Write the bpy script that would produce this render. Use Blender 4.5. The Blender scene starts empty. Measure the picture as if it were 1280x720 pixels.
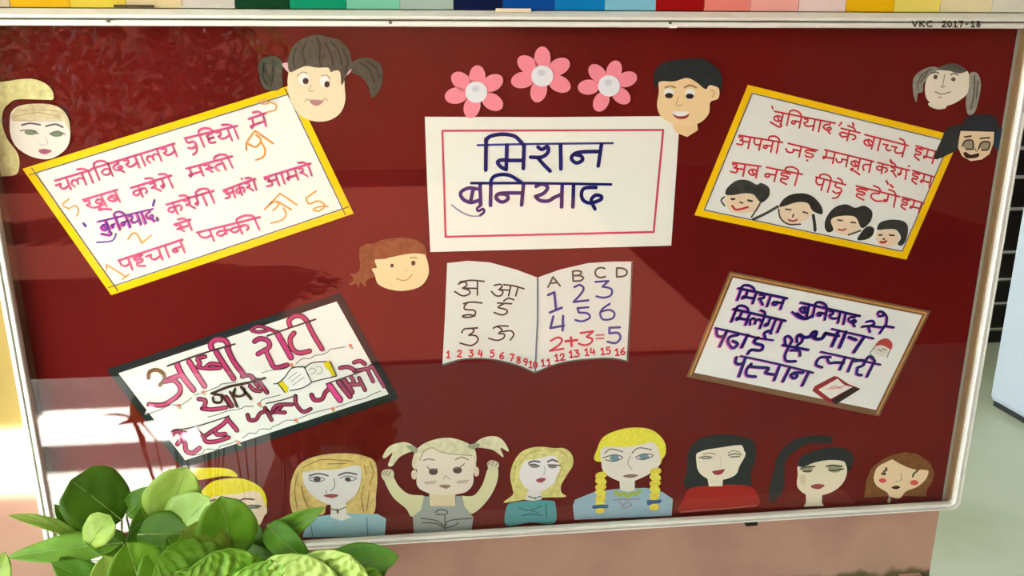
import bpy, bmesh, math, random
from mathutils import Vector, Matrix
from mathutils.geometry import tessellate_polygon
random.seed(7)
SC = bpy.context.scene
COL = SC.collection
PI = math.pi

# ------------------------------------------------------------------ camera
FPX = 1005.0
CAM = Vector((0.8778, -1.7784, 1.742))
RIGHT = Vector((0.99427284, -0.1068644, -0.00123455))
FWD = Vector((0.10254161, 0.95718088, -0.27072124)).normalized()
DOWN = Vector((-0.03011216, -0.26904418, -0.96265699)).normalized()
RIGHT = DOWN.cross(FWD).normalized()
cd = bpy.data.cameras.new('camera'); cam = bpy.data.objects.new('camera', cd); COL.objects.link(cam)
M3 = Matrix((RIGHT, -DOWN, -FWD)).transposed()
cam.matrix_world = Matrix.Translation(CAM) @ M3.to_4x4()
cd.sensor_width = 36.0; cd.lens = FPX / 1280 * 36; cd.clip_start = 0.01; cd.clip_end = 200
SC.camera = cam

# ------------------------------------------------------------------ world, sun, exposure
w = bpy.data.worlds.new('sky'); SC.world = w; w.use_nodes = True
nt = w.node_tree; bgn = nt.nodes['Background']
bgn.inputs['Color'].default_value = (0.86, 0.965, 1.0, 1); bgn.inputs['Strength'].default_value = 7.6
sd = bpy.data.lights.new('sun', 'SUN'); sd.energy = 75.0; sd.angle = math.radians(0.8); sd.color = (1.0, 0.98, 0.94)
sun = bpy.data.objects.new('sun', sd); COL.objects.link(sun)
sun.location = (-3, -6, 8)
sun.rotation_euler = Vector((0.20, 0.45, -1.0)).to_track_quat('-Z', 'Y').to_euler()
SC.view_settings.view_transform = 'Standard'; SC.view_settings.look = 'None'
SC.view_settings.exposure = 0.44; SC.view_settings.gamma = 1.0; SC.view_settings.use_curve_mapping = False

# ------------------------------------------------------------------ helpers
def P(u, v, y=0.0):
    """a point of the vertical plane at depth y, sighted along one pixel"""
    d = FWD + RIGHT * ((u - 640) / FPX) + DOWN * ((v - 360) / FPX)
    return CAM + d * ((y - CAM.y) / d.y)
def PF(u, v, z=0.0):
    d = FWD + RIGHT * ((u - 640) / FPX) + DOWN * ((v - 360) / FPX)
    return CAM + d * ((z - CAM.z) / d.z)

def lin(c):
    return tuple(((x / 255) / 12.92 if x <= 10 else (((x / 255) + 0.055) / 1.055) ** 2.4) for x in c)
MC = {}
def mat(rgb, kind='paper', rough=0.7, key=None):
    k = key or (tuple(rgb), kind)
    if k in MC: return MC[k]
    m = bpy.data.materials.new(kind + '_material'); m.use_nodes = True
    n = m.node_tree.nodes; l = m.node_tree.links; b = n['Principled BSDF']
    c = lin(rgb)
    tc = n.new('ShaderNodeTexCoord'); nz = n.new('ShaderNodeTexNoise'); rp = n.new('ShaderNodeMix'); rp.data_type = 'RGBA'
    sc, amt, bump, det = {'paper': (9, .05, .06, 3), 'ink': (160, .16, 0, 3), 'crayon': (260, .38, 0, 4), 'hair': (70, .5, .2, 5),
                          'felt': (500, .14, .25, 3), 'plaster': (14, .13, .35, 6), 'metal': (40, .08, .05, 3), 'wood': (30, .3, .15, 5),
                          'concrete': (3.0, .12, .2, 7), 'soil': (30, .5, .8, 8), 'plastic': (20, .04, .02, 2)}[kind]
    nz.inputs['Scale'].default_value = sc; nz.inputs['Detail'].default_value = det
    l.new(tc.outputs['Object'], nz.inputs['Vector'])
    rp.inputs[6].default_value = (*[x * (1 - amt) for x in c], 1)
    rp.inputs[7].default_value = (*[min(1, x * (1 + amt) + amt * .02) for x in c], 1)
    l.new(nz.outputs['Fac'], rp.inputs[0]); l.new(rp.outputs[2], b.inputs['Base Color'])
    b.inputs['Roughness'].default_value = {'metal': .5, 'plastic': .4, 'felt': .95}.get(kind, rough)
    b.inputs['Specular IOR Level'].default_value = .5 if kind in ('metal', 'plastic') else 0.0 if kind in ('soil', 'concrete') else .12
    if kind == 'metal': b.inputs['Metallic'].default_value = .25
    if bump:
        bp = n.new('ShaderNodeBump'); bp.inputs['Strength'].default_value = bump; bp.inputs['Distance'].default_value = .004
        l.new(nz.outputs['Fac'], bp.inputs['Height']); l.new(bp.outputs[0], b.inputs['Normal'])
    MC[k] = m
    return m

def link(name, verts, faces, m, parent=None, smooth=False):
    me = bpy.data.meshes.new(name)
    if parent is not None:
        o0 = parent['_o'] if '_o' in parent else (0, 0, 0)
        verts = [(v[0] - o0[0], v[1] - o0[1], v[2] - o0[2]) for v in verts]
    me.from_pydata([tuple(v) for v in verts], [], faces); me.validate(); me.update()
    if smooth:
        for p in me.polygons: p.use_smooth = True
    if m: me.materials.append(m)
    o = bpy.data.objects.new(name, me); COL.objects.link(o)
    if parent is not None: o.parent = parent
    return o
def thing(name, label, cat, loc, group=None):
    o = bpy.data.objects.new(name, None); COL.objects.link(o); o.location = loc; o.empty_display_size = .05
    o['label'] = label; o['category'] = cat
    if group: o['group'] = group
    o['_o'] = tuple(loc)
    return o
def structure(o, label=None, cat=None):
    o['kind'] = 'structure'
    if label: o['label'] = label
    if cat: o['category'] = cat
    return o
def boxvf(x0, x1, y0, y1, z0, z1):
    v = [(x0, y0, z0), (x1, y0, z0), (x1, y1, z0), (x0, y1, z0), (x0, y0, z1), (x1, y0, z1), (x1, y1, z1), (x0, y1, z1)]
    f = [(0, 3, 2, 1), (4, 5, 6, 7), (0, 1, 5, 4), (1, 2, 6, 5), (2, 3, 7, 6), (3, 0, 4, 7)]
    return v, f
def box(name, x0, x1, y0, y1, z0, z1, m, parent=None, bevel=0):
    v, f = boxvf(x0, x1, y0, y1, z0, z1)
    o = link(name, v, f, m, parent)
    if bevel:
        md = o.modifiers.new('b', 'BEVEL'); md.width = bevel; md.segments = 2
    return o

def smooth_line(pts, closed=False, n=5):
    if len(pts) < 3: return [Vector(p) for p in pts]
    q = [Vector((p[0], p[1])) for p in pts]; out = []; N = len(q)
    rng = range(N) if closed else range(N - 1)
    for i in rng:
        p0 = q[(i - 1) % N] if (closed or i > 0) else q[0]
        p1 = q[i]; p2 = q[(i + 1) % N]
        p3 = q[(i + 2) % N] if (closed or i + 2 < N) else q[-1]
        for k in range(n):
            t = k / n
            out.append(.5 * ((2 * p1) + (p2 - p0) * t + (2 * p0 - 5 * p1 + 4 * p2 - p3) * t * t + (3 * p1 - p0 - 3 * p2 + p3) * t ** 3))
    if not closed: out.append(q[-1])
    return out
def ribbon_vf(strokes, wpx, y, V=None, F=None):
    V = [] if V is None else V; F = [] if F is None else F
    for s in strokes:
        pts = smooth_line(s, n=4)
        cl = [pts[0]]
        for p in pts[1:]:
            if (p - cl[-1]).length > .15: cl.append(p)
        if len(cl) == 1: cl.append(cl[0] + Vector((wpx * .6, 0)))
        pts = cl; h = wpx / 2; L = []; R = []
        for i, p in enumerate(pts):
            a = pts[max(0, i - 1)]; b = pts[min(len(pts) - 1, i + 1)]
            t = (b - a)
            if t.length < 1e-6: t = Vector((1, 0))
            t.normalize(); nn = Vector((-t.y, t.x)) * h
            L.append(p + nn); R.append(p - nn)
        b0 = len(V)
        for a, b in zip(L, R): V.append(P(a.x, a.y, y)); V.append(P(b.x, b.y, y))
        for i in range(len(pts) - 1):
            k = b0 + 2 * i; F.append((k, k + 1, k + 3, k + 2))
        for end in (0, -1):                                        # round caps
            c = pts[end]; nb = pts[1] if end == 0 else pts[-2]
            ang = math.atan2((c - nb).y, (c - nb).x); k0 = len(V)
            for j in range(6):
                a = ang - PI / 2 + PI * j / 5
                V.append(P(c.x + h * math.cos(a), c.y + h * math.sin(a), y))
            F.append(tuple(range(k0, k0 + 6)))
    return V, F
def poly_vf(pts, y, th):
    """flat sheet with the given outline in its own plane, th thick"""
    q = [P(p[0], p[1], y) for p in pts]
    tri = tessellate_polygon([[Vector((a.x, a.z, 0)) for a in q]])
    n = len(q); V = q + [Vector((a.x, a.y + th, a.z)) for a in q]
    F = [tuple(t) for t in tri]
    F += [(i, (i + 1) % n, n + (i + 1) % n, n + i) for i in range(n)]
    return V, F
def ell(cx, cy, rx, ry, ang=0, n=14):
    a = math.radians(ang); r = []
    for i in range(n):
        t = 2 * PI * i / n; x = rx * math.cos(t); z = ry * math.sin(t)
        r.append((cx + x * math.cos(a) - z * math.sin(a), cy + x * math.sin(a) + z * math.cos(a)))
    return r

class Item:
    """a paper thing on the board: sheets and ink at increasing distance from the backing"""
    def __init__(s, name, label, cat, base, T=(0, 0, 1), group=None, at=None):
        s.T = T; s.base = base
        loc = P(*s.t(at or (0, 0)), -base)
        s.root = thing(name, label, cat, loc, group)
    def t(s, p): return (s.T[0] + p[0] / s.T[2], s.T[1] + p[1] / s.T[2])
    def tt(s, ps): return [s.t(p) for p in ps]
    def fill(s, name, rgb, polys, layer=0, smooth=True, kind='paper', th=None, label=None):
        if not isinstance(polys[0][0], (tuple, list)): polys = [polys]
        for p in polys:
            q = s.tt(p)
            if smooth: q = [(a.x, a.y) for a in smooth_line(q, True, 4)]
            V, F = poly_vf(q, -(s.base + layer * .0005), .0004 if th is None else th)
            o = link(name, V, F, mat(rgb, kind), s.root)
            if label: o['label'] = label
    def ink(s, name, rgb, strokes, wpx, layer=2, kind='ink', label=None):
        V, F = ribbon_vf([s.tt(k) for k in strokes], wpx, -(s.base + layer * .0005))
        o = link(name, V, F, mat(rgb, kind), s.root)
        if label: o['label'] = label
        return o

# ------------------------------------------------------------------ materials with more in them
def nodes_mat(name):
    m = bpy.data.materials.new(name); m.use_nodes = True
    return m, m.node_tree.nodes, m.node_tree.links, m.node_tree.nodes['Principled BSDF']
def ramp(n, stops):
    r = n.new('ShaderNodeValToRGB'); e = r.color_ramp.elements
    while len(e) < len(stops): e.new(.5)
    for x, (p, c) in zip(e, stops): x.position = p; x.color = (*lin(c), 1)
    return r
# painted wall: yellow distemper above a hand painted pink dado
mw, n, l, b = nodes_mat('painted_wall')
tc = n.new('ShaderNodeTexCoord'); sx = n.new('ShaderNodeSeparateXYZ'); l.new(tc.outputs['Object'], sx.inputs[0])
nz = n.new('ShaderNodeTexNoise'); nz.inputs['Scale'].default_value = 7; nz.inputs['Detail'].default_value = 5; l.new(tc.outputs['Object'], nz.inputs['Vector'])
ma = n.new('ShaderNodeMath'); ma.operation = 'MULTIPLY_ADD'; ma.inputs[1].default_value = .05; l.new(nz.outputs['Fac'], ma.inputs[0]); l.new(sx.outputs['Z'], ma.inputs[2])
gt = n.new('ShaderNodeMapRange'); gt.inputs[1].default_value = .955; gt.inputs[2].default_value = .975; l.new(ma.outputs[0], gt.inputs[0])
n2 = n.new('ShaderNodeTexNoise'); n2.inputs['Scale'].default_value = 4; n2.inputs['Detail'].default_value = 8; l.new(tc.outputs['Object'], n2.inputs['Vector'])
ry = ramp(n, [(.3, (142, 122, 58)), (.7, (164, 143, 76))]); rk = ramp(n, [(.3, (160, 122, 102)), (.55, (176, 138, 114)), (.75, (164, 132, 106))])
l.new(n2.outputs['Fac'], ry.inputs[0]); l.new(n2.outputs['Fac'], rk.inputs[0])
mx = n.new('ShaderNodeMix'); mx.data_type = 'RGBA'; l.new(gt.outputs[0], mx.inputs[0]); l.new(rk.outputs[0], mx.inputs[6]); l.new(ry.outputs[0], mx.inputs[7])
# damp stain creeping up from the soil
n3 = n.new('ShaderNodeTexNoise'); n3.inputs['Scale'].default_value = 18; n3.inputs['Detail'].default_value = 8; l.new(tc.outputs['Object'], n3.inputs['Vector'])
mb = n.new('ShaderNodeMath'); mb.operation = 'MULTIPLY_ADD'; mb.inputs[1].default_value = -.07; l.new(n3.outputs['Fac'], mb.inputs[0]); l.new(sx.outputs['Z'], mb.inputs[2])
g2 = n.new('ShaderNodeMapRange'); g2.inputs[1].default_value = .372; g2.inputs[2].default_value = .352; l.new(mb.outputs[0], g2.inputs[0])
m2 = n.new('ShaderNodeMix'); m2.data_type = 'RGBA'; m2.inputs[7].default_value = (*lin((95, 85, 50)), 1)
l.new(g2.outputs[0], m2.inputs[0]); l.new(mx.outputs[2], m2.inputs[6]); l.new(m2.outputs[2], b.inputs['Base Color'])
bp = n.new('ShaderNodeBump'); bp.inputs['Strength'].default_value = .4; bp.inputs['Distance'].default_value = .006; l.new(n2.outputs['Fac'], bp.inputs['Height']); l.new(bp.outputs[0], b.inputs['Normal'])
b.inputs['Roughness'].default_value = .85; MW = mw
# floor
mf, n, l, b = nodes_mat('grey_green_floor')
tc = n.new('ShaderNodeTexCoord'); nz = n.new('ShaderNodeTexNoise'); nz.inputs['Scale'].default_value = 1.6; nz.inputs['Detail'].default_value = 9
l.new(tc.outputs['Object'], nz.inputs['Vector'])
r = ramp(n, [(.3, (160, 166, 138)), (.5, (178, 184, 162)), (.7, (184, 188, 172))]); l.new(nz.outputs['Fac'], r.inputs[0]); l.new(r.outputs[0], b.inputs['Base Color'])
b.inputs['Roughness'].default_value = .45; MF = mf
# glass pane: clear, mirror reflections by the angle of view on both faces
mg, n, l, b = nodes_mat('pane_glass'); n.remove(b)
out = n['Material Output']; tr = n.new('ShaderNodeBsdfTransparent'); gl = n.new('ShaderNodeBsdfGlossy'); gl.inputs['Roughness'].default_value = .004
tr.inputs[0].default_value = (.985, .99, .985, 1)
lw = n.new('ShaderNodeLayerWeight'); lw.inputs['Blend'].default_value = .5
pw = n.new('ShaderNodeMath'); pw.operation = 'POWER'; pw.inputs[1].default_value = 5; l.new(lw.outputs['Facing'], pw.inputs[0])
mad = n.new('ShaderNodeMath'); mad.operation = 'MULTIPLY_ADD'; mad.inputs[1].default_value = .95; mad.inputs[2].default_value = .05; l.new(pw.outputs[0], mad.inputs[0])
mxs = n.new('ShaderNodeMixShader'); l.new(mad.outputs[0], mxs.inputs[0]); l.new(tr.outputs[0], mxs.inputs[1]); l.new(gl.outputs[0], mxs.inputs[2]); l.new(mxs.outputs[0], out.inputs[0])
MG = mg
# leaves
def leafmat(rgb, dark):
    k = ('leaf', rgb)
    if k in MC: return MC[k]
    m, n, l, b = nodes_mat('leaf_material')
    tc = n.new('ShaderNodeTexCoord'); nz = n.new('ShaderNodeTexNoise'); nz.inputs['Scale'].default_value = 14; nz.inputs['Detail'].default_value = 4
    l.new(tc.outputs['Object'], nz.inputs['Vector']); r = ramp(n, [(.3, dark), (.7, rgb)]); l.new(nz.outputs['Fac'], r.inputs[0])
    l.new(r.outputs[0], b.inputs['Base Color']); b.inputs['Roughness'].default_value = .42; b.inputs['Specular IOR Level'].default_value = .4
    t = n.new('ShaderNodeBsdfTranslucent'); l.new(r.outputs[0], t.inputs[0]); mxx = n.new('ShaderNodeMixShader'); mxx.inputs[0].default_value = .35
    l.new(b.outputs[0], mxx.inputs[1]); l.new(t.outputs[0], mxx.inputs[2]); l.new(mxx.outputs[0], n['Material Output'].inputs[0])
    MC[k] = m; return m

# ------------------------------------------------------------------ large structure
ZB = 0.61
def plane(name, x0, x1, y0, y1, z, m): return link(name, [(x0, y0, z), (x1, y0, z), (x1, y1, z), (x0, y1, z)], [(0, 1, 2, 3)], m)
structure(box('floor', -9, 9, .17, 9, -.1, 0, MF))
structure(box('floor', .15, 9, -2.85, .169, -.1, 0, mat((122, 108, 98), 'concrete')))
structure(box('floor', -9, .149, -2.85, .169, -.1, 0, mat((218, 216, 208), 'concrete')))  # left slab coloured paler to strengthen the sun patch mirrored in the glass
structure(box('ground', -9, 9, -12.2, -2.851, -.1, -.01, mat((56, 22, 12), 'soil')))
structure(box('sky_blocker_right', 7.0, 7.15, -12, 9, 0, 3.09, mat((96, 66, 50), 'plaster')))  # unseen side wall, added to cut skylight from the right
WALLX = P(1174, 640, .012).x
structure(box('wall_back', -5, WALLX, .012, .17, 0, 3.09, MW))
structure(box('wall_rear', -9, 9, -12.2, -12.0, 0, 4.2, mat((110, 66, 46), 'plaster')))
structure(box('wall_far', 1.0, 9, 3.4, 3.55, 0, 3.09, mat((225, 232, 235), 'plaster')))
# unseen sheets added overhead, gaps placed to throw the sun patches
rf = thing('sun_blocker', 'unseen grey sheets added overhead to block the sky and shape the sun patches', 'sun_blocker', (2, -1, 3.1))
rm = mat((190, 190, 186), 'metal')
for a in ((-.45, 7, -2.45, 3.7), (-.8, 7, -4.35, -2.45), (2.2, 7, -12, -4.35), (-5, -.45, -.97, 3.7), (-5, -.45, -2.45, -1.04), (-5, -1.6, -1.04, -.97),
          (-5, -.8, -6.6, -3.8), (-1.75, -.8, -3.365, -3.1), (-5, -1.75, -3.8, -2.45)):
    box('sun_blocker_sheet', a[0], a[1], a[2], a[3], 3.1, 3.13, rm, rf)
for x, y in ((5.8, -4.4), (5.8, 3.5), (-4.9, -4.5)):
    box('sun_blocker_post', x - .05, x + .05, y - .05, y + .05, 0, 3.1, rm, rf)
# raised planting bed at the wall foot
bed = thing('planting_bed', 'low raised planting bed with damp brown soil at the foot of the pink wall', 'planter', (0, -.25, 0))
BX1 = WALLX - .03
box('kerb', -2.6, BX1, -.52, -.44, 0, .40, mat((190, 150, 128), 'plaster'), bed)
box('kerb', BX1 - .06, BX1, -.44, .012, 0, .385, mat((190, 150, 128), 'plaster'), bed)
V = []; F = []; NX, NY = 120, 12
for j in range(NY + 1):
    for i in range(NX + 1):
        V.append((-2.6 + (BX1 - .06 + 2.6) * i / NX, -.44 + .452 * j / NY, .372 + .012 * random.random()))
for j in range(NY):
    for i in range(NX): k = j * (NX + 1) + i; F.append((k, k + 1, k + NX + 2, k + NX + 1))
so = link('soil', V, F, mat((92, 74, 48), 'soil'), bed); so['kind'] = 'stuff'
# ------------------------------------------------------------------ the display case
YF = -.05
xi0 = (P(12, 360, YF).x + P(45, 540, YF).x) / 2; xi1 = (P(1241, 352, YF).x + P(1189, 622, YF).x) / 2 + .003
zi1 = P(640, 33.5, YF).z; zi0 = (P(640, 666, YF).z + P(1100, 633.5, YF).z) / 2
xo0 = xi0 - .029; xo1 = xi1 + .0245; zo0 = zi0 - .024; zo1 = P(640, 13, YF).z
case = thing('display_board', 'wall mounted glazed display board with red backing and pale metal frame', 'notice board', ((xi0 + xi1) / 2, 0, zo0))
bx0 = P(-30, 33).x; bx1 = P(1277, 37).x; bz0 = P(640, 662).z - .02; bz1 = ZB + 1.2 + .02
bx0 = min(bx0, P(84, 694).x); bz0 = ZB + .001; bx1 -= .0075
# backing: red cloth board
mr, n, l, b = nodes_mat('red_cloth')
tc = n.new('ShaderNodeTexCoord'); nz = n.new('ShaderNodeTexNoise'); nz.inputs['Scale'].default_value = 2.2; nz.inputs['Detail'].default_value = 6
n2 = n.new('ShaderNodeTexNoise'); n2.inputs['Scale'].default_value = 420; l.new(tc.outputs['Object'], nz.inputs['Vector']); l.new(tc.outputs['Object'], n2.inputs['Vector'])
r = ramp(n, [(.3, (92, 11, 10)), (.7, (106, 15, 12))]); l.new(nz.outputs['Fac'], r.inputs[0]); l.new(r.outputs[0], b.inputs['Base Color'])
bp = n.new('ShaderNodeBump'); bp.inputs['Strength'].default_value = .3; bp.inputs['Distance'].default_value = .001; l.new(n2.outputs['Fac'], bp.inputs['Height']); l.new(bp.outputs[0], b.inputs['Normal'])
b.inputs['Roughness'].default_value = .9; b.inputs['Specular IOR Level'].default_value = .1
box('backing_panel', bx0, bx1, 0, .011, bz0, bz1, mr, case)
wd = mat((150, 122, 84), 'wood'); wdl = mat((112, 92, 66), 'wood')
def side(name, q, m): # q: outline in (x,y,z) quads back->front inner side, given as sloped slab
    return link(name, q, [(0, 1, 2, 3), (4, 7, 6, 5), (0, 4, 5, 1), (1, 5, 6, 2), (2, 6, 7, 3), (3, 7, 4, 0)], m, case)
def slab(x0b, x0f, z0a, z0b_, z1a, z1b, dx):  # left/right
    return [(x0b, .0, z0a), (x0b, .0, z1a), (x0f, YF + .012, z1b), (x0f, YF + .012, z0b_),
            (x0b + dx, .0, z0a), (x0b + dx, .0, z1a), (x0f + dx, YF + .012, z1b), (x0f + dx, YF + .012, z0b_)]
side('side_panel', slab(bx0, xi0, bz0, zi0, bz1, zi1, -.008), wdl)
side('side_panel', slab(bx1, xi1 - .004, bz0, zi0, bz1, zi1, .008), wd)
# a pale strip of edging along the inner right side
side('edge_strip', [(bx1 - .004, -.002, bz0), (bx1 - .004, -.002, bz1), (bx1 - .001, -.016, bz1), (bx1 - .001, -.016, bz0),
                    (bx1, .0, bz0), (bx1, .0, bz1), (bx1 + .001, -.015, bz1), (bx1 + .001, -.015, bz0)], mat((150, 148, 130), 'metal'))
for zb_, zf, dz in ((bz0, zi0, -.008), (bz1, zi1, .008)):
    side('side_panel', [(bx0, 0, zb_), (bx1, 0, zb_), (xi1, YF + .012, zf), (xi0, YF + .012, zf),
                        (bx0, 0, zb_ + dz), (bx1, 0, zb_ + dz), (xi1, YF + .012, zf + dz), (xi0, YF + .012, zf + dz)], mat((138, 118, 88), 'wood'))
# frame: one extruded profile run round a rounded rectangle
def rrect(x0, x1, z0, z1, r, n=7):
    o = []
    for cx, cz, a0 in ((x1 - r, z1 - r, 0), (x0 + r, z1 - r, 90), (x0 + r, z0 + r, 180), (x1 - r, z0 + r, 270)):
        for k in range(n + 1):
            a = math.radians(a0 + 90 * k / n); o.append((cx + r * math.cos(a), cz + r * math.sin(a)))
    return o
ri = rrect(xi0, xi1, zi0, zi1, .010); ro = rrect(xo0, xo1, zo0, zo1, .026)
prof = [(0, YF + .016), (0, YF), (.06, YF - .002), (.30, YF - .002), (.34, YF + .004), (.42, YF + .004), (.46, YF - .003), (.62, YF - .003), (.97, YF + .010), (1, YF + .013), (1, .011)]
V = []; F = []
for a, b_ in zip(ri, ro):
    for t, y in prof: V.append((a[0] + (b_[0] - a[0]) * t, y, a[1] + (b_[1] - a[1]) * t))
K = len(prof); N = len(ri)
for i in range(N):
    for k in range(K - 1): a = i * K + k; c = ((i + 1) % N) * K + k; F.append((a, a + 1, c + 1, c))
link('frame', V, F, mat((220, 222, 208), 'metal'), case)
V = []; F = []
for a, b_ in zip(ri, ro):
    for t, y in ((.345, YF + .0035), (.375, YF + .002), (.415, YF + .0035)): V.append((a[0] + (b_[0] - a[0]) * t, y, a[1] + (b_[1] - a[1]) * t))
for i in range(N):
    for k in range(2): a = i * 3 + k; c = ((i + 1) % N) * 3 + k; F.append((a, a + 1, c + 1, c))
link('gasket', V, F, mat((96, 104, 82), 'plastic'), case)
box('glass_pane', xi0 - .004, xi1 + .004, YF + .006, YF + .010, zi0 - .004, zi1 + .004, MG, case)
def disc(name, c, r, th, m, parent, n=14):
    V = [Vector((c[0] + r * math.cos(2 * PI * i / n), c[1], c[2] + r * math.sin(2 * PI * i / n))) for i in range(n)]
    V += [Vector((v.x, v.y + th, v.z)) for v in V]
    return link(name, V, [tuple(range(n))] + [(i, (i + 1) % n, n + (i + 1) % n, n + i) for i in range(n)], m, parent)
for u, v in ((135, 26), (488, 28), (838, 28)):
    disc('screw', P(u, v, YF - .0045), .0036, .003, mat((90, 88, 74), 'metal'), case)
lk = P(938, 655, YF + .02)
box('lock', lk.x - .016, lk.x + .016, YF + .01, YF + .03, zo0 - .012, zo0 + .002, mat((30, 26, 22), 'plastic'), case, .003)
for u0, u1 in ((1085, 1108),(838,846)):
    a = P(u0, 32, YF - .004); c = P(u1, 35, YF - .004)
    if u0 > 900: continue
    box('putty', a.x, c.x, YF - .0045, YF - .001, c.z, a.z, mat((235, 235, 225), 'paper'), case)
tp = P(632, 13, YF); box('tape', P(620, 13, YF).x, P(664, 13, YF).x, YF + .004, YF + .012, zo1 - .003, zo1 + .004, mat((205, 195, 165), 'paper'), case)

# Latin and digit strokes in a unit box, y up
LG = {'A': [[(0, 0), (.4, 1)], [(.4, 1), (.8, 0)], [(.15, .38), (.65, .38)]],
      'B': [[(.1, 0), (.1, 1)], [(.1, 1), (.45, 1), (.65, .85), (.5, .58), (.1, .55)], [(.1, .55), (.55, .5), (.75, .28), (.55, 0), (.1, 0)]],
      'C': [[(.75, .9), (.5, 1), (.2, .85), (.08, .5), (.2, .12), (.5, 0), (.78, .1)]],
      'D': [[(.1, 0), (.1, 1)], [(.1, 1), (.5, .95), (.75, .7), (.75, .3), (.5, .05), (.1, 0)]],
      'K': [[(.1, 0), (.1, 1)], [(.65, 1), (.1, .45)], [(.25, .55), (.7, 0)]],
      'V': [[(0, 1), (.38, 0)], [(.38, 0), (.76, 1)]],
      '0': [[(.4, 1), (.12, .8), (.08, .4), (.35, 0), (.62, .2), (.66, .6), (.4, 1)]],
      '1': [[(.15, .75), (.42, 1)], [(.42, 1), (.42, 0)], [(.15, 0), (.7, 0)]],
      '2': [[(.1, .75), (.3, 1), (.6, .92), (.6, .6), (.1, .05)], [(.1, .04), (.75, .04)]],
      '3': [[(.1, .97), (.65, .97)], [(.65, .97), (.35, .6)], [(.35, .6), (.68, .5), (.66, .15), (.35, 0), (.08, .1)]],
      '4': [[(.25, 1), (.1, .35)], [(.1, .35), (.75, .38)], [(.58, .8), (.58, 0)]],
      '5': [[(.65, 1), (.2, 1)], [(.2, 1), (.15, .6)], [(.15, .6), (.5, .65), (.68, .38), (.45, .02), (.1, .08)]],
      '6': [[(.6, 1), (.2, .65), (.1, .3), (.35, 0), (.66, .22), (.5, .5), (.14, .38)]],
      '7': [[(.08, 1), (.7, 1)], [(.7, 1), (.3, 0)]],
      '8': [[(.38, .53), (.12, .78), (.38, 1), (.62, .78), (.38, .53), (.1, .25), (.38, 0), (.68, .25), (.38, .53)]],
      '9': [[(.65, .7), (.4, .5), (.12, .7), (.35, 1), (.65, .85), (.6, .3), (.35, 0)]],
      '+': [[(.05, .5), (.75, .5)], [(.4, .85), (.4, .12)]], '=': [[(.1, .65), (.7, .65)], [(.1, .35), (.7, .35)]],
      '-': [[(.2, .5), (.5, .5)]], '.': [[(.3, .05), (.35, .1)]], ' ': []}
def latin(txt, x, y, h, wd_=None, ang=0, gap=.25):
    """strokes in pixels for a run of characters whose first lower left corner is x,y"""
    wd_ = wd_ or h * .75; a = math.radians(ang); o = []
    for i, ch in enumerate(txt):
        for s in LG[ch]:
            o.append([(x + (i * (1 + gap) * .8 + p[0]) * wd_ * math.cos(a) + p[1] * h * math.sin(a),
                       y + (i * (1 + gap) * .8 + p[0]) * wd_ * math.sin(a) - p[1] * h * math.cos(a)) for p in s])
    return o
V, F = ribbon_vf(latin('VKC', 1140, 33.3, 7, 9) + latin('2017-18', 1177, 33.6, 7, 7.2), 1.7, YF - .0045)
link('lettering', V, F, mat((52, 56, 40), 'ink'), case)

# ------------------------------------------------------------------ painted shade card above the board
shade = [(-60, 13, (200, 182, 150)), (13, 88, (228, 178, 14)), (88, 158, (222, 200, 66)), (158, 228, (218, 200, 150)), (228, 294, (206, 202, 186)),
         (294, 362, (4, 62, 30)), (362, 433, (4, 146, 102)), (433, 500, (120, 196, 162)), (500, 567, (166, 188, 172)), (567, 628, (4, 18, 62)),
         (628, 693, (0, 72, 150)), (693, 756, (0, 122, 180)), (756, 820, (122, 186, 202)), (820, 880, (150, 4, 4)), (880, 938, (226, 130, 116)),
         (938, 998, (230, 166, 150)), (998, 1057, (226, 202, 192)), (1057, 1118, (226, 178, 4)), (1118, 1175, (224, 210, 100)), (1175, 1240, (222, 214, 165)), (1240, 1330, (214, 214, 192))]
sx0 = P(-60, 10, -.006).x
card = thing('shade_card', 'row of coloured paint panels fixed to the wall just above the display board', 'colour chart', (P(640, 10, 0).x, 0, zo1 + .002))
for u0, u1, c in shade:
    a = P(u0, 8, -.006).x; d = P(u1, 8, -.006).x
    box('colour_panel', a + .0006, d - .0006, -.006 - random.random() * .001, .011, zo1 + .004, zo1 + .30, mat(c, 'paper'), card)
cl = P(168, 10.5, -.01); box('clip', cl.x - .038, cl.x + .038, -.014, -.0075, zo1 + .0045, zo1 + .009, mat((70, 55, 30), 'metal'), card)

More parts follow.
